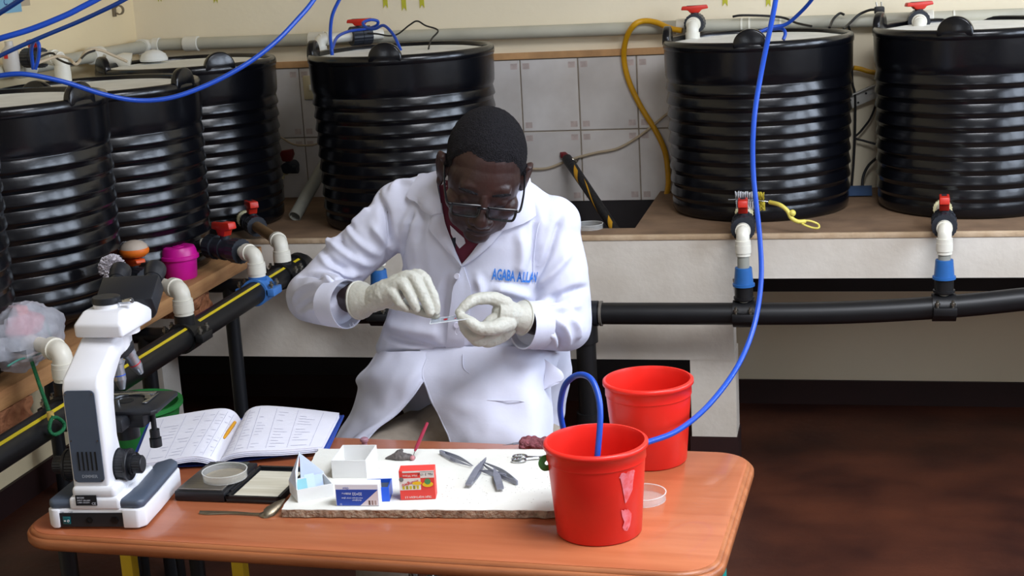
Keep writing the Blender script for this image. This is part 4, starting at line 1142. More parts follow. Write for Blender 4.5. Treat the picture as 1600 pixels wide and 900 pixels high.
# blue inner tray half hidden behind it
q = tab(597, 784, BZT)
tr = thing('blue_tray', 'small bright blue tray peeking out behind the cover glass box', 'tray', (q.x - .012, q.y + .020, BZT + .0004), RAD(10))
m_btray = mat('bright_blue_plastic', (36, 92, 214), .4)
for g in (bb(-.022, .022, -.022, -.020, 0, .026), bb(-.022, .022, .020, .022, 0, .026), bb(-.022, -.020, -.02, .02, 0, .026), bb(.020, .022, -.02, .02, 0, .026)):
    obj('wall', g, m_btray, tr, smooth=False)
obj('bottom', bb(-.02, .02, -.02, .02, 0, .002), m_btray, tr, smooth=False)
obj('dark_insert', bb(-.018, .018, -.018, .018, .002, .020), mat('slate_insert', (70, 80, 96), .6), tr, smooth=False)
# red and white printed box, upside down
q0, q1 = tab(624, 782, BZT), tab(679, 780, BZT)
an = math.atan2((q1 - q0).y, (q1 - q0).x); cw = (q1 - q0).length
rb_ = thing('red_carton', 'small red and white printed carton standing upside down on the board', 'box', ((q0.x + q1.x) / 2, (q0.y + q1.y) / 2 + .014, BZT + .0004), an)
bd_, bh = .028, .054
m_cred = mat('print_red', (226, 66, 58), .5); m_cw = mat('print_offwhite', (226, 220, 214), .6)
obj('carton', mv(box(cw, bd_, bh, bev=.0006, seg=1), 0, 0, bh / 2), m_cred, rb_, smooth=False)
fy = -bd_ / 2 - .0003
def face2(x0, x1, z0, z1, m, nm, dy=.0003, k=0): return obj(nm, bb(cw * x0, cw * x1, fy - k * .0003, fy + dy, bh * z0, bh * z1), m, rb_, smooth=False)
face2(-.495, .10, .34, .74, m_cw, 'white_panel'); face2(.10, .495, .74, .96, m_cw, 'white_panel')
face2(-.40, .495, .93, .985, m_cw, 'white_band')
m_tr = mat('text_red', (206, 50, 54), .6); m_ty = mat('text_olive', (150, 140, 30), .6); m_tk = mat('text_dark', (60, 50, 50), .6)
printed('TRIM WEPTHERM 3.5', cw * .42, bh * .13, .0055, m_cw, parent=rb_, y=fy - .0004).scale = (.92, 1, 1)
g = text_geo('Shengwu', .0085, .0001, .0001)
g = [(-p[0], -p[1], p[2]) for p in g[0]], g[1]
g = xf(g, Matrix.Translation((cw * .04, fy - .0006, bh * .68)) @ Matrix.Rotation(RAD(-14), 4, 'Y') @ Matrix(((1, 0, 0, 0), (0, 0, -1, 0), (0, 1, 0, 0), (0, 0, 0, 1))))
obj('printed_text', g, m_tr, rb_, smooth=False)
for k in range(5): face2(-.42 + .10 * k, -.355 + .10 * k, .37, .48, m_ty if k % 2 else mat('print_ochre', (200, 180, 40), .6), 'print_symbol', k=1)
printed('No. 3 17-6', cw * .46, bh * .90, .006, m_tk, parent=rb_, y=fy - .0004)
printed('Hot Wave', cw * .02, bh * .86, .006, m_cw, parent=rb_, y=fy - .0004)
def disc2(x, z, rx, rz, m, nm, k=1):
    poly = [(cw * x + rx * math.cos(PI * i / 10), bh * z + rz * math.sin(PI * i / 10)) for i in range(20)]
    obj(nm, mv(rot(prism(poly, .0003), PI / 2, 0, 0), 0, fy - .0003 * k, 0), m, rb_, smooth=False)
disc2(.0, .57, .0085, .0032, mat('print_yellow', (232, 186, 30), .6), 'yellow_oval', 2)
disc2(.30, .52, .0095, .0050, mat('print_yellow', (232, 186, 30), .6), 'yellow_fruit')
disc2(.30, .62, .0055, .0055, mat('print_green', (76, 140, 84), .6), 'green_leaf', 2)
for x in (-.04,): disc2(-.44, .71, .004, .004, mat('print_grey', (120, 116, 116), .6), 'grey_spot', 2)

# ------------------------------------------------------------------ dissecting tools
m_tool = mat('forceps_steel', (146, 149, 162), .4, .45, var=.15, scale=60)
def forceps(lab, butt, tip, spread=.009, wid=.0075, lift=.0, flat=False):
    B = tab(*butt, BZT + .004); Tt = tab(*tip, BZT + .004)
    t = thing('forceps', lab, 'forceps', (B.x, B.y, BZT + .0006), math.atan2((Tt - B).y, (Tt - B).x), 'steel forceps on the board')
    L = (Tt - B).length
    for s in (-1, 1):
        G = []
        for u in (0, .12, .3, .5, .7, .85, 1.0):
            yy = s * (spread * (math.sin(min(1, u / .5) * PI / 2) if u < .5 else math.cos((u - .5) / .5 * PI / 2)) * .9 + .0012)
            hw = wid * (1 if u < .12 else (1.0 + .15 * (u - .12) if u < .5 else max(.10, 1.05 - 1.9 * (u - .5)))) / 2
            G.append([Vector((L * u, yy, .0005 + wid / 2 - hw + lift * u)), Vector((L * u, yy, .0005 + wid / 2 + hw + lift * u))])
        obj('arm', grid_patch(G, .0011, 3), m_tool, t)
    obj('butt_weld', mv(box(.016, .0034, wid, bev=.0006), .007, 0, wid / 2 + .0005), m_tool, t)
    if flat:
        t.rotation_euler = (PI / 2, 0, t.rotation_euler[2]); t.location.z += spread + .003
    for u in (.42, .46, .50, .54):
        for s in (-1, 1):
            obj('grip_ridge', mv(box(.0016, .0012, wid * .8), L * u, s * (spread * .95 + .0014), wid / 2 + .0005 + lift * u), m_tool, t)
forceps('closed-looking forceps lying alone near the back edge of the board', (688, 707), (738, 729), .006)
forceps('forceps pointing up the board, leftmost of the crossed tools', (727, 760), (755, 719), .004, .011, flat=True)
forceps('long forceps lying across the others towards the front bucket', (808, 755), (752, 722), .007, .008)
forceps('short broad forceps pointing at the front edge of the board', (776, 766), (766, 735), .003, .0125, flat=True)
forceps('thin forceps arm crossing under the long forceps', (790, 744), (751, 735), .004, .007)
# scissors
q = tab(812, 719, BZT)
sc_ = thing('scissors', 'small steel scissors at the back right of the board beside the bucket', 'scissors', (q.x, q.y, BZT + .001), RAD(8))
for s in (-1, 1):
    ringp = [(.0 + .0125 * math.cos(2 * PI * i / 16), s * .0098 + .0085 * math.sin(2 * PI * i / 16), .003) for i in range(17)]
    obj('finger_ring', tube(ringp, .0021, 8, 2, cap=False), m_chrome, sc_)
    obj('blade', tube([(.0115, s * .006, .003), (.024, s * .0025, .0032), (.05, -s * .002, .0032), (.085, -s * .003, .0028)], [.0022, .0026, .0034, .0008], 8, 4, flat=.5), m_chrome, sc_)
obj('pivot', mv(cyl(.0032, .004, 12), .045, 0, .002), m_chrome, sc_)
# specimen: small grey shrew-like dissected piece with a red needle
q = tab(626, 718, BZT)
spx = thing('tissue_specimen', 'small grey pointed tissue specimen lying on the board under the red needle', 'specimen', (q.x, q.y, BZT))
gsp = remesh([ball((0, 0, .006), (.020, .010, .008)), tube([(-.030, -.002, .002), (-.018, 0, .004), (0, 0, .007)], [.0015, .005, .008], 12, 4), ball((.014, .002, .005), (.010, .009, .006)), tube([(-.016, .004, .004), (-.004, .006, .012), (.004, .006, .018)], [.004, .006, .002], 10, 3), ball((.0235, .0, .004), (.006, .006, .005))], .0012, 3)
obj('grey_flesh', gsp, mat('grey_flesh', (112, 104, 100), .6, var=.5, scale=140, rgb2=(70, 66, 66), bump=.4, bscale=200), spx)
obj('pink_end', mv(ball((0, 0, 0), (.0048, .0055, .0048)), .0245, -.003, .005), mat('pink_flesh', (190, 128, 132), .5, var=.2, scale=150), spx)
nd0, nd1 = at(649, 711, y=q.y + .004), None
nd0 = Vector((q.x + .0245, q.y - .001, BZT + .008)); nd1 = at(668, 660, y=q.y + .03)
nd = thing('needle_probe', 'dark red handled needle standing in the grey specimen', 'needle', nd0)
v = nd1 - nd0
obj('needle', rod((0, 0, -.003), v * .16, .0008, 8), m_chrome, nd)
obj('handle', tube([v * .14, v * .3, v * .7, v], [.0018, .0036, .0034, .0028], 10, 3), mat('maroon_plastic', (152, 42, 66), .4), nd)
# pink crumpled gut specimen by bucket
q = tab(838, 692, BZT); 
fs = thing('fish_gut', 'pink crumpled tissue lump behind the scissors beside the bucket', 'specimen', (q.x - .004, q.y - .004, TZ + .002))
gsp = remesh([ball((random.uniform(-.022, .022), random.uniform(-.012, .012), .008 + random.uniform(0, .012)), random.uniform(.004, .008)) for _ in range(60)] + [ball((0, 0, .012), (.024, .014, .012))], .0014, 5)
obj('tissue', gsp, mat('pink_tissue', (156, 88, 96), .55, var=.5, scale=120, rgb2=(120, 62, 70), bump=.8, bscale=220), fs)
q2 = tab(812, 698, BZT)
kn = thing('scalpel', 'grey scalpel lying against the pink tissue lump', 'scalpel', (q2.x - .012, q2.y + .004, BZT + .003), RAD(28))
obj('handle', mv(box(.075, .007, .0028, bev=.001), .035, 0, .001), m_tool, kn)
obj('blade', prism([(0, -.003), (.002, .003), (-.022, .0005)], .0008, .0008), m_chrome, kn)
q = tab(570, 697)
o = thing('rubber_stopper', 'small pinkish grey stopper on the table behind the white box', 'stopper', (q.x, q.y, TZ))
obj('stopper_body', lathe([(0, 0), (.0045, 0), (.0058, .010), (.0085, .011), (.0085, .015), (.006, .0175), (0, .018)], 20), mat('grey_rubber', (146, 108, 120), .6), o)

# ------------------------------------------------------------------ notebook
m_page = mat('lined_page', (222, 222, 232), .75, var=.05, scale=20)
m_cover = mat('blue_cover', (24, 62, 150), .4)
nbk = thing('open_notebook', 'open ruled notebook with blue cover behind the microscope', 'notebook', (-1.20, 2.60, TZ))
no = Vector(nbk.location)
def NB(px, py, z): return at(px, py, z=TZ + z) - no
# left half rows from spine to outer edge, near to far
near_l = [NB(342, 723, .006), NB(325, 716, .020), NB(300, 713, .026), NB(262, 719, .023), NB(208, 727, .018)]
far_l = [NB(378, 658, .010), NB(366, 643, .028), NB(345, 638, .038), NB(300, 644, .036), NB(236, 655, .026)]
def lerp_rows(A, B, n): return [[a.lerp(b, i / n) for a, b in zip(A, B)] for i in range(n + 1)]
obj('left_page_block', grid_patch(lerp_rows(near_l, far_l, 3), .010, 4), m_page, nbk)
near_r = [NB(342, 723, .006), NB(352, 712, .019), NB(385, 705, .026), NB(440, 703, .023), NB(503, 698, .018)]
far_r = [NB(378, 658, .010), NB(386, 642, .034), NB(408, 634, .040), NB(460, 637, .034), NB(530, 645, .022)]
obj('right_page_block', grid_patch(lerp_rows(near_r, far_r, 3), .010, 4, flip=True), m_page, nbk)
for A, B, fl in ((near_l, far_l, False), (near_r, far_r, True)):
    for k in range(3):
        dz = Vector((0, 0, -.0035 - .003 * k))
        sh = Vector((0, -.0014 * (k + 1), 0))
        obj('page_edge', grid_patch(lerp_rows([p + dz + sh for p in A], [p + dz for p in B], 2), .0004, 4, flip=fl), m_page, nbk)
# cover boards
cl0, cl1, cl2, cl3 = NB(200, 733, .002), NB(348, 727, .002), NB(385, 655, .004), NB(232, 658, .004)
cr0, cr1, cr2, cr3 = NB(344, 726, .002), NB(512, 703, .004), NB(536, 650, .008), NB(382, 652, .004)
obj('cover', grid_patch([[cl0, cl1], [cl3, cl2]], .002, 2), m_cover, nbk)
obj('cover', grid_patch([[cr0, cr1], [cr3, cr2]], .002, 2), m_cover, nbk)
obj('cover_edge', tube([cr1, cr1.lerp(cr2, .5), cr2], .0028, 8, 3), m_cover, nbk)
# ruled table lines and faint handwriting as thin ink strips
m_ink = mat('faint_ink', (150, 150, 176), .8)
def page_pt(A, B, u, v):
    P0 = smooth_path(A, 6); P1 = smooth_path(B, 6)
    k = u * (len(P0) - 1); i = min(int(k), len(P0) - 2); f_ = k - i
    return P0[i].lerp(P0[i + 1], f_).lerp(P1[i].lerp(P1[i + 1], f_), v)
def ink(A, B):
    V, F = [], []
    def strip(u0, v0, u1, v1, w_):
        n_ = 5
        for i in range(n_):
            a = page_pt(A, B, u0 + (u1 - u0) * i / n_, v0 + (v1 - v0) * i / n_); b = page_pt(A, B, u0 + (u1 - u0) * (i + 1) / n_, v0 + (v1 - v0) * (i + 1) / n_)
            d_ = (b - a); s_ = Vector((-d_.y, d_.x, 0))
            if s_.length < 1e-9: continue
            s_ = s_.normalized() * w_; up = Vector((0, 0, .0008)); k = len(V)
            V.extend([tuple(a - s_ + up), tuple(b - s_ + up), tuple(b + s_ + up), tuple(a + s_ + up)]); F.append((k, k + 1, k + 2, k + 3))
    for u in (.22, .36, .5, .64, .78, .92): strip(u, .04, u, .94, .0003)
    for i in range(13):
        v_ = .08 + .065 * i
        for u in (.24, .38, .52, .66, .80):
            if random.random() < .75:
                u1 = u + random.uniform(.03, .10)
                strip(u, v_, u1, v_ + random.uniform(-.006, .006), .0006)
    return V, F
o = obj('ink_writing', ink(near_l, far_l), m_ink, nbk, smooth=False); o['kind'] = 'stuff'
o = obj('ink_writing', ink(near_r, far_r), m_ink, nbk, smooth=False); o['kind'] = 'stuff'
pe0, pe1 = at(346, 690, z=TZ + .016), at(367, 660, z=TZ + .024)
pen = thing('ballpoint_pen', 'yellow ballpoint pen lying in the fold of the open notebook', 'pen', pe0)
v = pe1 - pe0
obj('barrel', tube([v * .12, v * .5, v], [.0034, .0038, .0036], 12, 3), mat('pen_yellow', (214, 152, 36), .4), pen)
obj('nib_cone', rod(v * .12, v * -.02, .0034, 12, .0007), mat('pen_tip', (120, 96, 70), .4), pen)
tn = at(332, 722, z=TZ + .012)
obj('refill', rod(v * .0, v * -.35 + Vector((0, 0, -.003)), .0009, 8), mat('pale_plastic', (200, 196, 186), .4), pen)

# ------------------------------------------------------------------ microscope
m_mw = mat('microscope_white', (226, 226, 230), .32, var=.03, scale=20, coat=.2)
m_mg = mat('microscope_grey', (74, 84, 100), .42, var=.06, scale=30)
m_mk = mat('microscope_black', (26, 28, 33), .42, var=.1, scale=30)
q0, q1 = tab(70, 829), tab(230, 829)
man_ = RAD(5)
mo = (q0 + q1) / 2
MIC_RZ = man_
mic = thing('microscope', 'white and grey compound microscope seen from its rear on the table', 'microscope', (mo.x, mo.y + .002, TZ), MIC_RZ)
BW, BD = .178, .226
def mpt(n, g, m, **k): return obj(n, g, m, mic, **k)
# foot: white lower shell with rear recess, grey shoulder pads, central white riser
foot = [(-BW / 2, .012), (-BW / 2 + .012, 0), (-.066, 0), (-.066, .006), (.050, .006), (.050, 0), (BW / 2 - .012, 0), (BW / 2, .012), (BW / 2 - .002, .085), (BW / 2 - .008, BD - .02), (BW / 2 - .025, BD), (-BW / 2 + .025, BD), (-BW / 2 + .008, BD - .02), (-BW / 2 + .002, .085)]
mpt('foot', prism(foot, .034, .003, .003), m_mw)
mpt('rear_panel', bb(-.066, .050, .0035, .0065, .005, .030), m_mk)
for s in (-1, 1):
    pad = [(s * .026, .010), (s * (BW / 2 - .010), .004), (s * (BW / 2 - .001), .014), (s * (BW / 2 - .003), .085), (s * (BW / 2 - .009), BD - .022), (s * (BW / 2 - .028), BD - .003), (s * .038, BD - .03), (s * .048, .08)]
    mpt('grey_pad', prism(pad, .016, .0365, .006, 3), m_mg)
mpt('riser', prism([(-.046, .004), (.046, .004), (.050, .05), (.046, .17), (-.046, .17), (-.050, .05)], .024, .034, .006, 3), m_mw)
mpt('riser_fillet', prism([(-.040, .006), (.040, .006), (.044, .09), (.034, .15), (-.034, .15), (-.044, .09)], .022, .055, .008, 3), m_mw)
sw = mpt('power_switch', bb(-.060, -.046, .0015, .004, .010, .024, .001), mat('teal_switch', (18, 92, 98), .3))
obj('switch_marks', jn(bb(-.0575, -.0545, .0008, .0016, .0155, .0175), mv(rot(ring(.0022, .0014, .0008, 14), PI / 2, 0, 0), -.0498, .0016, .0165)), m_mw, sw, smooth=False)
mpt('fuse_socket', mv(rot(ring(.006, .0035, .002, 18), PI / 2, 0, 0), -.012, .004, .017), mat('port_black', (8, 8, 9), .3))
mpt('power_socket', mv(rot(cyl(.0075, .002, 6), PI / 2, 0, 0), .034, .004, .017), mat('port_black', (8, 8, 9), .3))
pl_ = mpt('rating_plate', bb(-.032, .006, .0022, .0042, .0445, .063), mat('plate_black', (16, 19, 26), .5))
for s_, x_, z_, sz_ in (('BIO300', -.029, .0575, .0042), ('INPUT 100-240V', -.029, .0530, .0034), ('LAMP: 12V20W', -.029, .0490, .0034), ('CE', -.003, .0462, .0062)):
    g = xf(text_geo(s_, sz_, .00005, .0001), Matrix(((1, 0, 0, x_), (0, 0, -1, .0019), (0, 1, 0, z_), (0, 0, 0, 1))))
    obj('plate_text', g, mat('plate_print', (190, 194, 204), .6), pl_, smooth=False)
for s_, x_ in (('ON', -.062), ('OFF', -.046)):
    g = xf(text_geo(s_, .0044, 0, .0001), Matrix(((1, 0, 0, x_), (0, 0, -1, -.0004), (0, 1, 0, .0318), (0, 0, 0, 1))))
    mpt('switch_lettering', g, m_mg, smooth=False)
# arm: profile in y-z, extruded along x
def arm_prof(w_, prof, bev): 
    g = prism([(y, z) for y, z in prof], w_, -w_ / 2, bev, 3)
    return xf(g, Matrix(((0, 0, 1, 0), (1, 0, 0, 0), (0, 1, 0, 0), (0, 0, 0, 1))))
prof = [(.012, .056), (.014, .252), (.022, .268), (.116, .316), (.190, .316), (.187, .282), (.128, .275), (.088, .245), (.078, .21), (.074, .15), (.085, .10), (.140, .056)]
mpt('arm', mv(arm_prof(.067, prof, .007), -.005, 0, 0), m_mw)
bp_ = mpt('back_plate', mv(rot(prism(rrect(.055, .166, .008), .002), PI / 2, 0, 0), -.006, .0128, .167), m_mg)
for i in range(5):
    obj('vent_slot', bb(-.022 + .0078 * i, -.0193 + .0078 * i, .0098, .0112, .106, .140), mat('vent_black', (6, 7, 9), .7), bp_)
for x in (-.030, .018):
    for z in (.088, .160, .244): obj('plate_screw', mv(rot(cyl(.0014, .0012, 10), PI / 2, 0, 0), x, .0106, z), m_chrome, bp_)
g = xf(text_geo('DIMMER', .0078, .0001, .0001), Matrix(((1, 0, 0, -.0185), (0, 0, -1, .0104), (0, 1, 0, .0925), (0, 0, 0, 1))))
obj('plate_lettering', g, mat('plate_print_grey', (150, 158, 170), .6), bp_, smooth=False)
# focus knobs on both sides
def knob(s):
    t = mpt('focus_knob', align(jn(cyl(.030, .008, 36, bev=.001), mv(ribbed(.0265, .022, 36, .0008), 0, 0, .008), mv(cyl(.0285, .006, 36, bev=.001), 0, 0, .024), mv(cyl(.019, .006, 30), 0, 0, .029), mv(ribbed(.0155, .016, 26, .0007), 0, 0, .034), mv(cyl(.0145, .003, 26, bev=.001), 0, 0, .049)), (s * .030 - .009, .062, .098), (s * 1.0, .062, .098)), m_mk)
    return t
knob(1); knob(-1)
mpt('knob_collar', jn(rod((-.044, .062, .098), (.036, .062, .098), .021, 28)), m_mw)
# head
HR = Matrix.Translation((.008, .158, .319)) @ Matrix.Rotation(RAD(-4), 4, 'Z') @ Matrix.Diagonal((1.06, 1, .82, 1))
HRB = Matrix.Translation((.010, .158, .309)) @ Matrix.Rotation(RAD(7), 4, 'Z')
def hx(g): return xf(g, HR)
def hxb(g): return xf(g, HRB)
hd_prof = [(-.062, .000), (-.064, .030), (-.040, .054), (.030, .054), (.066, .028), (.060, .0)]
g = prism([(y, z) for y, z in hd_prof], .086, -.043, .006, 3)
g = xf(g, Matrix(((0, 0, 1, 0), (1, 0, 0, 0), (0, 1, 0, 0), (0, 0, 0, 1))))
g = ([(p[0] * (1 - .28 * max(0, (p[2] - .028) / .034)), p[1], p[2]) for p in g[0]], g[1])
mpt('head_housing', hx(g), m_mw)
mpt('head_neck', hx(mv(cyl(.036, .016, 32, z0=-.012), 0, .015, 0)), m_mw)
mpt('photo_port', hx(mv(cyl(.0225, .022, 32, z0=.044, bev=.001), -.004, -.010, 0)), m_mw)
mpt('port_cap', hx(mv(cyl(.0240, .015, 32, z0=.062, bev=.0015), -.004, -.010, 0)), m_mk)
mpt('lock_screw', hx(jn(rod((.018, -.012, .064), (.028, -.013, .066), .003, 10, .005), rod((.028, -.013, .066), (.046, -.015, .069), .0052, 12, .006, bev=.001))), m_chrome)
# binocular body and eyepieces tilt up and away
bino = [(-.053, -.022), (.053, -.022), (.056, .012), (.047, .026), (-.047, .026), (-.056, .012)]
g = prism(bino, .075, 0, .005, 2)
tilt = Matrix.Translation((.008, .048, .034)) @ Matrix.Rotation(RAD(-66), 4, 'X')
mpt('binocular_body', hxb(xf(g, tilt)), m_mk)
mpt('binocular_seam', hxb(xf(bb(-.0012, .0012, -.0215, .0255, .002, .073), tilt)), mat('seam_black', (8, 8, 10), .5))
for s in (-1, 1):
    g = mv(jn(cyl(.0155, .030, 28, bev=.001), ring(.018, .012, .004, 28, .004), mv(cyl(.0165, .016, 28, .0195), 0, 0, .022), mv(lathe([(0, .038), (.0195, .038), (.0205, .048), (.0195, .056), (.015, .056), (.013, .050), (0, .050)], 28), 0, 0, 0)), s * .033, .002, .070)
    e = mpt('eyepiece', hxb(xf(g, tilt)), m_mk)
# nosepiece and objectives
NP = Matrix.Translation((0, .166, .288)) @ Matrix.Rotation(RAD(14), 4, 'X')
mpt('nosepiece_mount', rod((0, .158, .280), (0, .160, .318), .030, 28, .036), m_mw)
mpt('nosepiece', xf(jn(cyl(.034, .014, 32, z0=-.014, bev=.002), cyl(.026, .008, 28, z0=-.020)), NP), m_mk)
for k, L_ in enumerate((.046, .040, .030, .052)):
    a = RAD(20 + 90 * k)
    g = jn(cyl(.0125, .012, 24, bev=.001, z0=0), cyl(.0108, L_ * .6, 24, z0=.010), cyl(.0108, L_ * .35, 24, .0055, z0=.010 + L_ * .6))
    base = Vector((.020 * math.cos(a), .020 * math.sin(a), -.016))
    dv = Vector((.28 * math.cos(a), .28 * math.sin(a), -1))
    ob = mpt('objective', xf(align(g, base, base + dv), NP), mat('satin_aluminium', (178, 182, 190), .28, .8))
    gb = ring(.0112, .010, .0018, 24, .010 + L_ * .42)
    obj('colour_ring', xf(align(gb, base, base + dv), NP), mat(('ring_red', 'ring_yellow', 'ring_green', 'ring_blue')[k], ((190, 30, 40), (210, 180, 40), (40, 140, 70), (40, 80, 180))[k], .4), ob)
# stage
stg = mpt('stage', prism([(-.070, .108), (.078, .108), (.086, .120), (.086, .226), (.078, .232), (-.070, .232)], .008, .172, .0015), m_mk)
obj('stage_bracket', jn(bb(-.035, .035, .078, .16, .150, .173, .004), bb(-.028, .060, .115, .175, .146, .172, .004)), m_mk, mic)
obj('slide_holder', mv(lathe([(.030, 0), (.040, 0), (.040, .003), (.030, .003), (.030, 0)], 24, RAD(0), RAD(180)), .012, .172, .181), m_chrome, stg)
obj('holder_plate', jn(bb(-.045, .050, .200, .216, .1805, .1845, .001), bb(.046, .056, .150, .210, .1805, .1835, .001), mv(cyl(.005, .010, 14), .0, .150, .180)), m_chrome, stg)
obj('light_aperture', mv(cyl(.014, .0008, 24), .008, .170, .1803), mat('aperture_black', (4, 4, 4), .8), stg)
mpt('condenser', jn(rod((.005, .168, .112), (.005, .168, .150), .022, 28), rod((.005, .168, .135), (.005, .168, .146), .028, 28)), m_mk)
mpt('field_lamp', mv(jn(cyl(.030, .014, 32, bev=.002), cyl(.022, .022, 28, bev=.002)), .0, .165, .056), m_mk)
mpt('stage_drive', jn(rod((.064, .150, .120), (.064, .150, .172), .005, 12), rod((.064, .150, .100), (.064, .150, .116), .011, 20), rod((.064, .150, .118), (.064, .150, .132), .009, 20)), m_mk)
# green basin seen behind the microscope
o = thing('green_basin', 'green plastic basin on a stand behind the microscope stage', 'basin', (-1.575, 2.93, 0))
obj('basin_shell', lathe([(0, .475), (.070, .475), (.098, .630), (.106, .635), (.106, .645), (.096, .643), (.068, .485), (0, .485)], 40), mat('green_plastic', (44, 128, 62), .4, var=.1, scale=10), o)
for a in (0.3, 2.4, 4.5):
    obj('stand_leg', rod((.07 * math.cos(a), .07 * math.sin(a), 0), (.05 * math.cos(a), .05 * math.sin(a), .477), .010, 10), m_bsteel, o)
# ------------------------------------------------------------------ the man
m_skin = mat('dark_brown_skin', (54, 34, 30), .40, var=.18, scale=14, rgb2=(44, 27, 24), sub=.05, bump=.06, bscale=220, spec=.4)
m_hair = mat('short_black_hair', (20, 19, 21), .9, var=.4, scale=300, rgb2=(40, 38, 42), bump=1.0, bscale=420, spec=.15)
m_coat = mat('white_lab_coat', (200, 202, 218), .85, var=.03, scale=12, bump=.12, bscale=28)
m_glove = mat('latex_glove', (180, 179, 168), .5, var=.08, scale=40, bump=.25, bscale=90, sub=.05)
m_trou = mat('grey_brown_trousers', (152, 140, 126), .85, var=.12, scale=60, bump=.1, bscale=200)
m_maroon = mat('maroon_shirt', (88, 20, 44), .8, var=.1, scale=80)
m_spec = mat('black_acetate', (14, 15, 18), .25)

MB = Vector((-.78, 3.05, 0))
def A(px, py, y): return at(px, py, y=y)
# --- head in its own frame: -y is the face, z the crown
HEAD_C = A(757, 266, 2.900)
HM = Matrix.Translation(HEAD_C) @ Matrix.Rotation(RAD(17), 4, 'Z') @ Matrix.Rotation(RAD(11), 4, 'Y') @ Matrix.Rotation(RAD(29), 4, 'X') @ Matrix.Scale(1.05, 4)
head = [ball((0, .014, .030), (.0745, .096, .084), 32, 20), ball((0, -.022, -.004), (.070, .074, .088), 32, 20),
        ball((0, -.034, -.066), (.061, .058, .056), 24, 16), ball((0, -.070, -.100), (.027, .024, .020)), ball((-.034, -.045, -.075), (.026, .032, .028)), ball((.034, -.045, -.075), (.026, .032, .028)),
        ball((-.045, -.054, -.034), (.027, .030, .026)), ball((.045, -.054, -.034), (.027, .030, .026)),
        ball((0, -.074, .018), (.050, .019, .018)), ball((-.028, -.077, .013), (.022, .012, .010)), ball((.028, -.077, .013), (.022, .012, .010)),
        tube([(0, -.090, .008), (0, -.100, -.016), (0, -.112, -.038)], [.008, .0095, .013], 14, 4), ball((0, -.112, -.042), (.0145, .013, .0115)),
        ball((-.0145, -.102, -.045), (.0105, .012, .0095)), ball((.0145, -.102, -.045), (.0105, .012, .0095)),
        ball((0, -.0905, -.0685), (.025, .0125, .0068)), ball((0, -.0885, -.0805), (.022, .0125, .0082)), ball((0, -.080, -.066), (.032, .016, .022)),
        ball((-.031, -.078, -.010), (.016, .0125, .0105)), ball((.031, -.078, -.010), (.016, .0125, .0105)),
        tube([(0, .025, -.03), (0, .030, -.075), (0, .050, -.125), (0, .085, -.175)], [.056, .054, .056, .062], 24, 4)]
for s in (-1, 1):
    ear = remesh([xf(ball((0, 0, 0), (.007, .019, .032)), Matrix.Rotation(s * RAD(-16), 4, 'Z')), xf(tube([(s * .003, .010, -.026), (s * .008, .016, .0), (s * .007, .008, .026), (s * .003, -.010, .026)], .0045, 8, 4), Matrix.Identity(4)), ball((s * .001, -.002, -.028), (.006, .010, .010))], .002, 2)
    g = [tuple(v.co) for v in ear.vertices], [tuple(p.vertices) for p in ear.polygons]
    head.append(mv([(p[0] * 1.2, p[1] * 1.1, p[2] * 1.1) for p in g[0]] and ([(p[0] * 1.2, p[1] * 1.1, p[2] * 1.1) for p in g[0]], g[1]), s * .081, .008, -.012))
head = [xf(g, HM) for g in head]
# --- trunk, arms (bare skin under the clothes, so the figure is one continuous body)
SH_R, SH_L = A(628, 326, 3.01), Vector((-.612, 3.01, 1.028))
EL_R, EL_L = A(488, 462, 2.935), A(884, 508, 2.965)
CU_R, CU_L = A(538, 475, 2.765), A(822, 508, 2.835)
WR_R, WR_L = A(583, 467, 2.735), A(806, 494, 2.795)
def ring_loft(rings, n=28):
    V, F = [], []
    for z, cx, cy, rx, ry in rings:
        for j in range(n):
            a = 2 * PI * j / n
            c, s = math.cos(a), math.sin(a)
            e = .85
            V.append((cx + rx * math.copysign(abs(c) ** e, c), cy + ry * math.copysign(abs(s) ** e, s), z))
    m = len(rings)
    for i in range(m - 1):
        for j in range(n): F.append((i * n + j, i * n + (j + 1) % n, (i + 1) * n + (j + 1) % n, (i + 1) * n + j))
    F.append(tuple(range(n - 1, -1, -1))); F.append(tuple(range((m - 1) * n, m * n)))
    return V, F
TOR = [(.50, -.795, 3.09, .16, .12), (.60, -.80, 3.085, .185, .135), (.68, -.805, 3.065, .212, .142), (.76, -.808, 3.04, .214, .142), (.84, -.793, 3.025, .192, .134), (.90, -.778, 3.015, .172, .128), (.95, -.770, 3.012, .168, .125), (1.0, -.767, 3.01, .176, .122), (1.05, -.768, 3.005, .178, .110), (1.09, -.763, 3.0, .150, .092), (1.125, -.758, 2.995, .102, .074), (1.15, -.755, 2.99, .070, .060)]
sk = lambda k: [(z, cx, cy, rx - k, ry - k) for z, cx, cy, rx, ry in TOR]
body = head + [ring_loft(sk(.022)), tube([SH_R, EL_R], [.045, .038], 16, 1), ball(EL_R, .039), tube([EL_R, EL_R.lerp(WR_R, .45), WR_R], [.036, .036, .024], 16, 2), tube([SH_L, EL_L], [.045, .038], 16, 1), ball(EL_L, .039), tube([EL_L, EL_L.lerp(WR_L, .45), WR_L], [.036, .036, .024], 16, 2), ball(SH_R, .05), ball(SH_L, .05)]
bme = remesh(body, .0030, 2)
bme.transform(Matrix.Translation(-MB))
person = obj('person', bme, m_skin)
person.location = MB
tag(person, 'seated man in a white lab coat and latex gloves bending over a glass slide', 'person')
def pobj(n, g, m, parent=person, **k):
    """child given in room coordinates"""
    if isinstance(g, bpy.types.Mesh): g.transform(Matrix.Translation(-MB))
    else: g = mv(g, -MB.x, -MB.y, -MB.z)
    return obj(n, g, m, parent, **k)
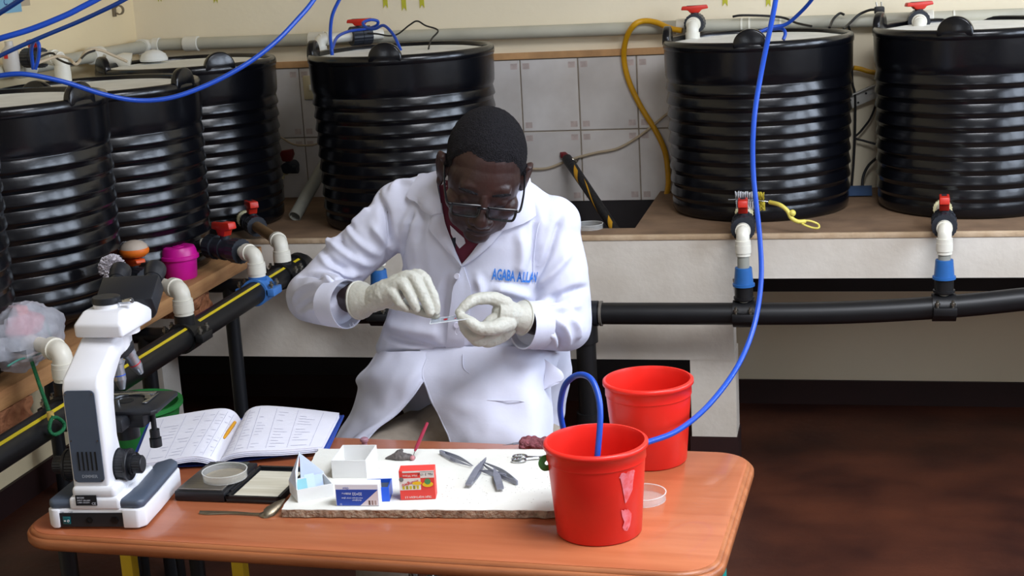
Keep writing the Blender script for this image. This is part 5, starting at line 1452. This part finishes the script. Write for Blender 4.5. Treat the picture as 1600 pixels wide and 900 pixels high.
# --- hair cap grown from the head surface
HI = HM.inverted()
def sstep(x, a, b):
    t = min(1, max(0, (x - a) / (b - a))); return t * t * (3 - 2 * t)
nv_ = len(bme.vertices)
bco = np.empty(nv_ * 3); bme.vertices.foreach_get('co', bco); bco = bco.reshape(-1, 3)
bno = np.empty(nv_ * 3); bme.vertex_normals.foreach_get('vector', bno); bno = bno.reshape(-1, 3)
Hn = np.array(HI)
hl = (bco + np.array(MB)) @ Hn[:3, :3].T + Hn[:3, 3]
hp_y = [-.12, -.085, -.066, -.050, -.040, -.024, -.010, .004, .012, .030, .045, .07, .2]
hp_z = [.076, .073, .072, .064, .044, .016, .004, .0, .014, .010, -.030, -.055, -.06]
hd_ = hl[:, 2] - np.interp(hl[:, 1], hp_y, hp_z) - .012 * np.clip((-hl[:, 0] - .008) / .03, 0, 1) * (hl[:, 1] < -.03)
okv = (hd_ > -.001) & (hl[:, 2] > -.06) & (np.abs(hl[:, 0]) < .0815) & (hl[:, 1] < .13) & (hl[:, 1] > -.12)
hf = [tuple(p.vertices) for p in bme.polygons if all(okv[i] for i in p.vertices)]
hv, idx = [], {}
for q in hf:
    for i in q:
        if i not in idx:
            k = sstep(hd_[i], 0, .026); p = Vector(hl[i])
            n_ = mnoise.noise(p * 240) * .0011 + mnoise.noise(p * 90) * .0007
            idx[i] = len(hv); hv.append(tuple(bco[i] + bno[i] * (.0004 + .0036 * k + n_ * k)))
hair = obj('hair', (hv, [tuple(idx[i] for i in q) for q in hf]), m_hair, person, fix=False, angle=180)
# --- face details
def hobj(n, g, m, parent=person, **k): return pobj(n, xf(g, HM), m, parent, **k)
for s in (-1, 1):
    hobj('eyelid_line', tube([(s * .018, -.0895, -.0135), (s * .025, -.0915, -.0165), (s * .033, -.0912, -.017), (s * .042, -.087, -.015)], .0011, 8, 4), m_hair)
    hobj('eyebrow', tube([(s * .014, -.0965, .014), (s * .028, -.0985, .019), (s * .042, -.092, .018), (s * .050, -.084, .013)], [.0018, .003, .0028, .0012], 8, 4, flat=.6), m_hair)
hobj('mouth_line', tube([(-.022, -.0945, -.0745), (-.010, -.1015, -.0738), (0, -.1025, -.0745), (.010, -.1015, -.0738), (.022, -.0945, -.0745)], .0011, 8, 4), mat('lip_line', (30, 14, 14), .5))
# --- eyeglasses
gl = hobj('eyeglasses', jn(*[tube([(s * .0345 + x, -.1135 + .0012 * abs(x) / .02 + .000 , -.014 + z) for x, z in ([(-.025, .0115), (.0, .013), (.025, .0135), (.0275, .010), (.026, -.008), (.018, -.0135), (-.016, -.0135), (-.024, -.008), (-.026, .006), (-.025, .0115)])], .0026, 8, 3, cap=False) for s in (-1, 1)], tube([(-.011, -.113, -.006), (0, -.1155, -.0035), (.011, -.113, -.006)], .0022, 8, 3)), m_spec)
gl['label'] = 'black rectangular eyeglasses low on the nose'
for s in (-1, 1):
    hobj('temple_arm', tube([(s * .061, -.112, -.004), (s * .070, -.106, -.003), (s * .0765, -.060, .000), (s * .0785, -.010, .006), (s * .080, .016, .002), (s * .078, .030, -.016)], [.003, .0024, .002, .002, .002, .0016], 8, 4), m_spec, gl)
    hobj('lens', xf(box(.050, .0012, .025, bev=.0005, seg=1), Matrix.Translation((s * .0345, -.1132, -.014))), mat('lens_glass', (235, 238, 245), .05, trans=1.0, ior=1.15), gl)

# --- lab coat: fused torso and sleeves, then pulled into folds
def taper(P, R, n=24): return tube(P, R, n, 1)
coat_g = [ring_loft(TOR), ball(SH_R, (.066, .066, .062), 24, 16), ball(SH_L, (.066, .066, .062), 24, 16), tube([(-.79, 3.0, 1.105), SH_R + Vector((.02, 0, .008))], [.058, .056], 20, 1), tube([(-.725, 3.0, 1.10), SH_L + Vector((-.02, 0, .008))], [.058, .056], 20, 1),
          taper([SH_R + Vector((.01, 0, -.005)), SH_R.lerp(EL_R, .5), EL_R], [.064, .055, .056]), ball(EL_R, (.057, .058, .055), 24, 16),
          taper([EL_R, EL_R.lerp(CU_R, .5), CU_R.lerp(EL_R, .12)], [.059, .056, .050]),
          taper([SH_L + Vector((-.01, 0, -.005)), SH_L.lerp(EL_L, .5), EL_L], [.070, .066, .058]), ball(EL_L, (.057, .060, .055), 24, 16),
          taper([EL_L, EL_L.lerp(CU_L, .5), CU_L.lerp(EL_L, .12)], [.057, .053, .050])]
cme = remesh(coat_g, .0040, 8, .5)
def bvh_of(me):
    return BVHTree.FromPolygons([tuple(v.co) for v in me.vertices], [tuple(p.vertices) for p in me.polygons])
cb = bvh_of(cme)
def cast(px, py, bv, off=0.0):
    v = (_f + _r * ((px - 800) / FPX) - _u * ((py - 450) / FPX)).normalized()
    h = bv.ray_cast(CAM_POS, v)
    if h[0] is None:
        p = A(px, py, 2.95); nn = bv.find_nearest(p); return nn[0] + nn[1] * off, nn[1]
    n = h[1]
    if n.dot(v) > 0: n = -n
    return h[0] + n * off, n
# folds: photograph polyline, half width (m), height (m, negative is a crease)
FOLDS = [
    ([(604, 408), (607, 370), (600, 330), (590, 300)], .010, -.008), ([(618, 400), (632, 365), (645, 330)], .009, -.006),
    ([(612, 395), (598, 372), (580, 352)], .010, .006), ([(590, 398), (560, 375), (540, 350)], .010, .007), ([(578, 415), (545, 398), (520, 372)], .010, .007), ([(560, 430), (530, 425), (502, 400)], .010, .007),
    ([(575, 385), (552, 362), (535, 335)], .008, -.006), ([(560, 405), (535, 385), (515, 352)], .009, -.007), ([(545, 425), (520, 412), (503, 385)], .009, -.006),
    ([(540, 352), (558, 330), (565, 312)], .008, .005), ([(500, 355), (512, 378), (530, 390)], .008, .006),
    ([(560, 438), (525, 436), (495, 428), (470, 430)], .008, -.007), ([(548, 447), (515, 446), (480, 450), (458, 470)], .008, .006), ([(530, 462), (495, 465), (465, 485)], .007, -.004), ([(520, 480), (490, 482), (465, 500)], .008, .004),
    ([(500, 428), (513, 440), (530, 446)], .006, .006),
    ([(833, 440), (855, 400), (868, 365), (880, 335)], .008, -.006), ([(838, 450), (866, 425), (890, 395)], .010, .006),
    ([(832, 478), (862, 468), (895, 455), (918, 450)], .009, -.008), ([(838, 490), (870, 484), (905, 478)], .008, .006), ([(846, 510), (862, 525), (866, 542)], .009, .006), ([(868, 500), (884, 520), (886, 540)], .008, .006), ([(858, 498), (873, 520), (876, 545)], .007, -.005), ([(888, 495), (902, 512), (903, 530)], .008, .005), ([(830, 505), (848, 525), (852, 545)], .008, -.004),
    ([(640, 420), (655, 450), (650, 480)], .02, .006), ([(700, 430), (690, 480), (690, 530)], .010, -.005), ([(590, 520), (640, 535), (690, 545)], .010, -.007), ([(590, 505), (640, 515), (695, 522)], .014, .004),
    ([(735, 540), (790, 535), (830, 520)], .010, -.007), ([(575, 560), (620, 555), (660, 552), (700, 549), (760, 545), (830, 540)], .009, -.006), ([(580, 572), (640, 570), (700, 566), (780, 560)], .014, .007),
    ([(770, 450), (800, 455), (830, 465)], .012, .005), ([(745, 430), (752, 455), (740, 470)], .010, .005), ([(720, 420), (712, 460), (705, 520)], .008, .003), ([(655, 300), (660, 340), (652, 380)], .014, -.004), ([(835, 320), (838, 370), (832, 430)], .009, -.007), ([(812, 360), (815, 400), (810, 430)], .013, .005),
    ([(610, 300), (625, 285), (650, 275)], .010, .004),
]
co = np.empty(len(cme.vertices) * 3); cme.vertices.foreach_get('co', co); co = co.reshape(-1, 3)
no_ = np.empty(len(cme.vertices) * 3); cme.vertex_normals.foreach_get('vector', no_); no_ = no_.reshape(-1, 3)
disp = np.zeros(len(co))
for poly, wd, h in FOLDS:
    P = smooth_path([cast(a, b, cb)[0] for a, b in poly], 5)
    best = np.full(len(co), 9.0); tt = np.zeros(len(co))
    for i in range(len(P) - 1):
        a, b = np.array(P[i]), np.array(P[i + 1]); d = b - a; L2 = max(d @ d, 1e-12)
        t = np.clip(((co - a) @ d) / L2, 0, 1)
        ds = np.linalg.norm(co - (a + t[:, None] * d), axis=1)
        m = ds < best
        best[m] = ds[m]; tt[m] = (i + t[m]) / (len(P) - 1)
    fade = np.clip(np.minimum(tt, 1 - tt) * 4 + .25, 0, 1)
    disp += 2.2 * h * fade * np.exp(-(best / (wd * .9)) ** 2)
disp += np.array([.0022 * mnoise.noise(Vector(p) * 14) + .0012 * mnoise.noise(Vector(p) * 34) for p in co])
co2 = co + no_ * disp[:, None]
cme.vertices.foreach_set('co', co2.reshape(-1)); cme.update()
cb = bvh_of(cme)
coat = pobj('lab_coat', cme, m_coat)
# pieces sewn on the coat: bands between two photograph polylines laid on its surface
def band(Apx, Bpx, n=10, m=6, off=.003, th=.003, puff=0.0):
    def res(P, k):
        P = [Vector((a, b, 0)) for a, b in P]
        S = [0]
        for a, b in zip(P, P[1:]): S.append(S[-1] + (b - a).length)
        out = []
        for i in range(k + 1):
            s = S[-1] * i / k
            for j in range(len(P) - 1):
                if s <= S[j + 1] + 1e-6:
                    out.append(P[j].lerp(P[j + 1], (s - S[j]) / max(1e-6, S[j + 1] - S[j]))); break
        return out
    a, b = res(Apx, n), res(Bpx, n)
    G = []
    for i in range(n + 1):
        row = []
        for j in range(m + 1):
            q = a[i].lerp(b[i], j / m)
            row.append(cast(q.x, q.y, cb, off + puff * math.sin(PI * j / m))[0])
        G.append(row)
    cen = G[n // 2][m // 2]
    nn = (G[n // 2 + 1][m // 2] - G[n // 2][m // 2]).cross(G[n // 2][m // 2 + 1] - G[n // 2][m // 2])
    flip = nn.dot(CAM_POS - cen) < 0
    return grid_patch(G, th, 1, flip)
def sew(n, g, m, parent=coat, lab=None):
    o = pobj(n, g, m, parent)
    if lab: o['label'] = lab
    return o
sew('shirt_front', band([(686, 282), (690, 320), (700, 365), (722, 412)], [(812, 285), (795, 330), (770, 362), (723, 414)], 12, 8, .0025, .002), m_maroon, person)
sew('undershirt', band([(704, 352), (706, 366), (716, 384)], [(726, 372), (728, 380), (719, 388)], 5, 3, .0045, .0015), m_coat, person)
sew('tie_edge', band([(705, 372), (710, 385)], [(713, 371), (713, 388)], 3, 2, .0050, .001), mat('navy_cloth', (22, 26, 40), .8), person)
sew('placket', band([(722, 416), (709, 452), (703, 500), (697, 546)], [(725, 417), (738, 455), (731, 500), (724, 547)], 12, 4, .0035, .0035), m_coat)
sew('lapel', band([(678, 338), (672, 358), (698, 390), (722, 416)], [(692, 318), (697, 350), (709, 380), (723, 414)], 10, 5, .0065, .004, .003), m_coat)
sew('lapel', band([(786, 360), (768, 382), (745, 402), (723, 416)], [(776, 346), (757, 370), (738, 394), (721, 414)], 10, 5, .0065, .004, .003), m_coat)
sew('collar', band([(655, 279), (642, 298), (638, 310), (660, 326), (678, 338)], [(688, 276), (687, 290), (689, 306), (692, 320), (694, 334)], 10, 6, .010, .005, .004), m_coat)
sew('collar', band([(824, 284), (829, 312), (831, 342), (812, 352), (785, 360)], [(806, 282), (803, 306), (797, 325), (788, 338), (776, 347)], 10, 6, .010, .005, .004), m_coat)
# buttons
for bx, by in ((716, 432), (714, 506)):
    p, nn = cast(bx, by, cb, .006)
    q = nn.to_track_quat('Z', 'Y').to_matrix().to_4x4()
    sew('button', xf(lathe([(0, 0), (.0062, 0), (.0066, .001), (.0058, .0022), (0, .0018)], 18), Matrix.Translation(p) @ q), mat('pale_button', (214, 214, 232), .3))
# embroidered name on the chest
tg = text_geo('AGABA ALLAN', 1.0, .03)
xs_ = [p[0] for p in tg[0]]; ys_ = [p[1] for p in tg[0]]
x0_, x1_, y1_ = min(xs_), max(xs_), max(ys_)
V = []
for p in tg[0]:
    u = (p[0] - x0_) / (x1_ - x0_); v_ = p[1] / y1_
    px = 768 + u * 72 + v_ * 1.5; py = 435.5 + 6 * u - 2.5 * math.sin(PI * u) * 0 - v_ * (17.5 - 1.5 * u)
    V.append(tuple(cast(px, py, cb, .0040)[0]))
o = sew('name_embroidery', (V, tg[1]), mat('blue_embroidery', (48, 116, 200), .7), lab='light blue embroidered capital letters on the chest')
# armhole seams
for P in ([(594, 300), (601, 330), (606, 370), (604, 406)], [(862, 312), (842, 350), (835, 395), (833, 438)]):
    sew('armhole_seam', tube([cast(a, b, cb, .0004)[0] for a, b in P], .0012, 6, 5), m_coat)
# cuffs: open rings past the sleeve ends
def cuff(c, frm, r, ln, nm='cuff', tiltv=None):
    d = (c - frm).normalized()
    if tiltv: d = (d + tiltv).normalized()
    g = lathe([(r * .98, -.035), (r * 1.03, 0), (r * 1.05, ln), (r * 1.045, ln + .002), (r * .99, ln), (r * .97, 0), (r * .92, -.03)], 36)
    g = ([(p[0] * (1 + .03 * math.sin(3 * math.atan2(p[1], p[0]))), p[1] * .95, p[2]) for p in g[0]], g[1])
    return sew(nm, align(g, c - d * .004, c + d), m_coat)
cuff(CU_R, EL_R, .0505, .012, tiltv=Vector((.9, .15, .0)))
cuff(CU_L, EL_L, .0495, .012, tiltv=Vector((-.5, 0, 0)))
# --- skirts of the coat over the lap
def P3(r): return [A(a, b, y) for a, b, y in r]
skr = [P3([(655, 548, 2.925), (720, 546, 2.900), (780, 544, 2.895), (840, 545, 2.91), (872, 552, 2.97)]),
       P3([(668, 562, 2.895), (725, 566, 2.870), (785, 566, 2.865), (840, 566, 2.88), (866, 572, 2.95)]),
       P3([(661, 588, 2.865), (715, 596, 2.838), (775, 600, 2.828), (832, 600, 2.85), (858, 604, 2.93)]),
       P3([(673, 624, 2.835), (725, 632, 2.802), (780, 636, 2.795), (835, 634, 2.82), (862, 640, 2.91)]),
       P3([(692, 664, 2.805), (735, 668, 2.772), (785, 670, 2.766), (838, 668, 2.79), (862, 676, 2.88)]),
       P3([(706, 692, 2.785), (745, 697, 2.748), (790, 699, 2.742), (840, 698, 2.765), (862, 706, 2.86)]),
       P3([(716, 722, 2.785), (752, 730, 2.745), (795, 732, 2.74), (842, 732, 2.762), (862, 738, 2.85)])]
def drape(g, a1=.013, a2=.005):
    return [(p[0], p[1] + a1 * mnoise.noise(Vector(p) * 13) + a2 * mnoise.noise(Vector(p) * 30), p[2] + .5 * a1 * mnoise.noise(Vector(p) * 17)) for p in g[0]], g[1]
sew('coat_skirt', drape(grid_patch(skr, .004, 6, True)), m_coat)
skl = [P3([(590, 552, 2.99), (604, 552, 2.935), (630, 552, 2.905), (660, 552, 2.91), (690, 552, 2.915)]),
       P3([(576, 574, 2.98), (594, 572, 2.915), (625, 568, 2.885), (652, 570, 2.88), (672, 576, 2.89)]),
       P3([(558, 594, 2.97), (578, 592, 2.90), (615, 590, 2.862), (645, 588, 2.855), (664, 590, 2.868)]),
       P3([(561, 612, 2.95), (580, 620, 2.88), (606, 620, 2.845), (632, 612, 2.838), (656, 602, 2.85)]),
       P3([(552, 640, 2.93), (568, 648, 2.862), (590, 648, 2.83), (614, 638, 2.82), (640, 624, 2.833)]),
       P3([(538, 664, 2.90), (550, 672, 2.84), (568, 672, 2.812), (592, 660, 2.803), (618, 646, 2.815)]),
       P3([(525, 688, 2.86), (534, 694, 2.80), (546, 692, 2.782), (564, 680, 2.780), (588, 668, 2.792)]),
       P3([(518, 704, 2.83), (526, 710, 2.78), (536, 708, 2.765), (550, 700, 2.762), (566, 694, 2.77)])]
sew('coat_skirt', drape(grid_patch(skl, .004, 6, True)), m_coat)
# side vent flap sticking out on the right of the lap
sew('coat_flap', grid_patch([P3([(850, 560, 2.90), (866, 572, 2.90), (876, 582, 2.90)]), P3([(852, 578, 2.895), (868, 584, 2.895), (881, 590, 2.895)]), P3([(850, 596, 2.89), (866, 598, 2.89), (877, 597, 2.89)]), P3([(846, 612, 2.885), (858, 606, 2.885), (868, 601, 2.885)])], .004, 4, True), m_coat)
# pocket seam on the lap and hem edges
def lapline(L, r): return drape(tube([A(a, b, y - .001) for a, b, y in L], r, 6, 5))
sew('pocket_seam', lapline([(722, 556, 2.875), (724, 576, 2.853), (738, 590, 2.838), (742, 612, 2.815), (752, 624, 2.803), (782, 628, 2.797), (812, 626, 2.803), (848, 632, 2.855)], .0012), m_coat)
sew('hem_edge', lapline([(690, 552, 2.914), (672, 575, 2.888), (664, 590, 2.866), (656, 602, 2.848), (640, 624, 2.831), (618, 646, 2.813), (588, 668, 2.790), (566, 694, 2.768)], .0028), m_coat)
sew('hem_edge', lapline([(668, 562, 2.893), (661, 588, 2.863), (673, 624, 2.833), (692, 664, 2.803), (706, 692, 2.783), (716, 722, 2.783)], .0026), m_coat)
# loose thread ends
for L in ([(546, 507, 2.735), (549, 512, 2.733), (553, 510, 2.733), (551, 504, 2.735)], [(714, 512, 2.86), (711, 518, 2.86), (714, 523, 2.86), (718, 519, 2.86)]):
    sew('loose_thread', tube([A(*p) for p in L], .0006, 6, 4), m_coat)

# --- trousers and shoes
HIP_R, HIP_L = Vector((-.885, 3.09, .515)), Vector((-.70, 3.09, .515))
KN_R, KN_L = Vector((-.955, 2.790, .545)), Vector((-.655, 2.785, .540))
AN_R, AN_L = Vector((-1.02, 2.90, .10)), Vector((-.80, 2.96, .10))
tr_ = [ball((-.79, 3.10, .52), (.17, .115, .09), 24, 16), ball((-.80, 2.95, .585), (.13, .12, .085), 24, 16), tube([HIP_R, HIP_R.lerp(KN_R, .5), KN_R], [.098, .096, .084], 22, 1), tube([HIP_L, HIP_L.lerp(KN_L, .5), KN_L], [.085, .082, .066], 22, 1), ball(KN_R, .084), ball(KN_L, .066), tube([KN_R, KN_R.lerp(AN_R, .35), AN_R], [.062, .060, .052], 20, 1), tube([KN_L, KN_L.lerp(AN_L, .35), AN_L], [.062, .060, .052], 20, 1)]
tm = remesh(tr_, .006, 6)
push(tm, lambda p: .0035 * mnoise.noise(Vector((p.x * 10, p.y * 34, p.z * 20))))
trou = pobj('trousers', tm, m_trou)
m_shoe = mat('black_shoe_leather', (16, 15, 16), .4)
for an in (AN_R, AN_L):
    g = remesh([ball((an.x, an.y - .02, .055), (.044, .075, .05), 20, 14), ball((an.x - .005, an.y - .11, .038), (.044, .08, .036), 20, 14), tube([(an.x, an.y, .05), (an.x, an.y, .13)], .047, 18, 1)], .006, 4)
    for v in g.vertices: v.co.z = max(v.co.z, .001)
    pobj('shoe', g, m_shoe)
# --- stool he sits on
sto = thing('swivel_stool', 'round stool with a chrome foot ring under the seated man', 'stool', (-.80, 3.12, 0))
obj('seat', lathe([(0, .385), (.15, .385), (.17, .395), (.17, .425), (.15, .434), (0, .436)], 36), mat('black_vinyl', (20, 19, 20), .45), sto)
obj('column', jn(cyl(.025, .385, 20), cyl(.04, .10, 20, z0=.06)), m_chrome, sto)
obj('foot_ring', tube([(.20 * math.cos(2 * PI * i / 32), .20 * math.sin(2 * PI * i / 32), .20) for i in range(33)], .011, 12, 1, cap=False), m_chrome, sto)
for i in range(4):
    a = PI / 4 + i * PI / 2
    obj('leg', tube([(.02 * math.cos(a), .02 * math.sin(a), .30), (.15 * math.cos(a), .15 * math.sin(a), .24), (.21 * math.cos(a), .21 * math.sin(a), .16), (.235 * math.cos(a), .235 * math.sin(a), .003)], .012, 12, 4), m_chrome, sto)

# --- gloved hands
def fingers(chains):
    gs = []
    for pts, rad in chains:
        P = [A(*p) for p in pts]
        gs.append(tube(P, rad, 16, 5))
        gs.append(ball(P[-1], rad[-1] * 1.02, 14, 10)); gs.append(ball(P[0], rad[0] * 1.0, 14, 10))
    return gs
R_ = [  # his right hand: back of the hand up, fingers closing on the slide
    ([(620, 440, 2.735), (655, 430, 2.738), (672, 452, 2.728), (680, 472, 2.722), (681, 487, 2.720)], [.016, .0125, .0108, .0098, .0086]),
    ([(615, 444, 2.722), (642, 432, 2.722), (658, 455, 2.708), (667, 475, 2.704), (672, 488, 2.704)], [.017, .0128, .0112, .0102, .0088]),
    ([(608, 452, 2.712), (628, 443, 2.706), (640, 461, 2.696), (647, 474, 2.695), (651, 482, 2.697)], [.016, .0122, .0104, .0094, .0082]),
    ([(604, 462, 2.708), (612, 456, 2.700), (622, 470, 2.692), (630, 478, 2.694), (636, 482, 2.698)], [.015, .0110, .0092, .0082, .0074]),
    ([(598, 468, 2.735), (622, 474, 2.748), (648, 482, 2.748), (668, 489, 2.738), (681, 492, 2.724)], [.017, .0145, .0115, .0102, .0088]),
]
gs = fingers(R_) + [tube([WR_R, A(604, 458, 2.722), A(626, 446, 2.718)], [.027, .0285, .022], 20, 4), ball(A(612, 456, 2.722), (.030, .022, .024)), tube([A(570, 469, 2.742), WR_R], [.029, .027], 20, 1)]
gr = remesh(gs, .0016, 3)
push(gr, lambda p: .0011 * mnoise.noise(p * 70) + .0006 * mnoise.noise(p * 170))
glr = pobj('glove', gr, m_glove); glr['label'] = 'latex glove pinching the slide from above'
def glove_cuff(c, d, r0, r1, ln, parent):
    g = lathe([(r0 * .9, -.004), (r0, 0), (r0 * 1.02, ln * .3), (r1 * .99, ln * .75), (r1, ln), (r1 + .0022, ln + .001), (r1 + .002, ln + .004), (r1 - .001, ln + .004), (r1 - .002, ln), (r0 * .9, 0)], 32)
    g = ([(p[0] * (1 + .05 * math.sin(2 * math.atan2(p[1], p[0]) + p[2] * 90)), p[1], p[2]) for p in g[0]], g[1])
    return pobj('glove_cuff', align(g, c, c + d), m_glove, parent)
glove_cuff(A(583, 467, 2.735), (A(552, 470, 2.755) - A(583, 467, 2.735)), .0275, .0375, .036, glr)
for L in ([(596, 446, 2.70), (600, 456, 2.696), (598, 470, 2.695), (594, 482, 2.70)], [(622, 436, 2.70), (624, 446, 2.695), (620, 456, 2.69)]):
    pass
L_ = [  # his left hand: index and thumb form a ring around the slide end
    ([(790, 476, 2.780), (768, 466, 2.772), (742, 468, 2.750), (728, 477, 2.735), (718, 488, 2.726)], [.017, .0135, .0120, .0106, .0090]),
    ([(794, 505, 2.765), (772, 512, 2.738), (748, 512, 2.722), (733, 502, 2.718), (720, 495, 2.720)], [.018, .0160, .0128, .0112, .0092]),
    ([(788, 492, 2.778), (765, 505, 2.760), (742, 524, 2.742), (728, 516, 2.738), (722, 505, 2.738)], [.016, .0130, .0115, .0104, .0088]),
    ([(790, 505, 2.782), (770, 520, 2.768), (750, 533, 2.752), (738, 528, 2.746), (732, 518, 2.750)], [.015, .0125, .0112, .0100, .0086]),
    ([(796, 515, 2.785), (782, 528, 2.775), (764, 536, 2.762), (754, 533, 2.756), (748, 526, 2.758)], [.014, .0110, .0098, .0088, .0078]),
]
gs = fingers(L_) + [tube([WR_L, A(792, 492, 2.782), A(776, 490, 2.772)], [.026, .030, .026], 20, 4), ball(A(788, 492, 2.780), (.026, .022, .033)), tube([A(816, 496, 2.803), WR_L], [.028, .026], 20, 1)]
gL = remesh(gs, .0016, 3)
push(gL, lambda p: .0011 * mnoise.noise(p * 70) + .0006 * mnoise.noise(p * 170))
gll = pobj('glove', gL, m_glove); gll['label'] = 'latex glove holding the slide between thumb and index finger'
glove_cuff(A(803, 494, 2.793), (A(822, 497, 2.812) - A(803, 494, 2.793)), .0275, .0345, .020, gll)

# --- glass slide in his fingers
s0_, s1_ = A(668, 503, 2.712), A(737, 494, 2.722)
sl = thing('glass_slide', 'clear glass slide with a red smear held between the gloved fingers', 'slide', (s0_ + s1_) / 2)
dv = (s1_ - s0_)
X_ = dv.normalized(); Y_ = Vector((0, 1, .15)); Y_ = (Y_ - X_ * Y_.dot(X_)).normalized(); Z_ = X_.cross(Y_)
MS = Matrix(((X_.x, Y_.x, Z_.x, 0), (X_.y, Y_.y, Z_.y, 0), (X_.z, Y_.z, Z_.z, 0), (0, 0, 0, 1)))
obj('glass', xf(box(.076, .025, .0012, bev=.0003, seg=1), MS), mat('slide_glass', (225, 235, 240), .05, trans=.85, ior=1.45), sl)
obj('red_smear', xf(mv(lathe([(0, .0006), (.0045, .0006), (.003, .0013), (0, .0014)], 14), -.008, 0, 0), MS), mat('blood_red', (150, 20, 30), .3), sl)
obj('red_smear', xf(mv(lathe([(0, .0006), (.0022, .0006), (.0015, .0012), (0, .0013)], 12), .012, -.002, 0), MS), mat('blood_red', (150, 20, 30), .3), sl)
for sy_ in (-1, 1):
    obj('ground_edge', xf(mv(box(.076, .0009, .0015), 0, sy_ * .0125, 0), MS), mat('ground_glass', (228, 236, 242), .6), sl)
obj('ground_edge', xf(mv(box(.0009, .025, .0015), -.038, 0, 0), MS), mat('ground_glass', (228, 236, 242), .6), sl)
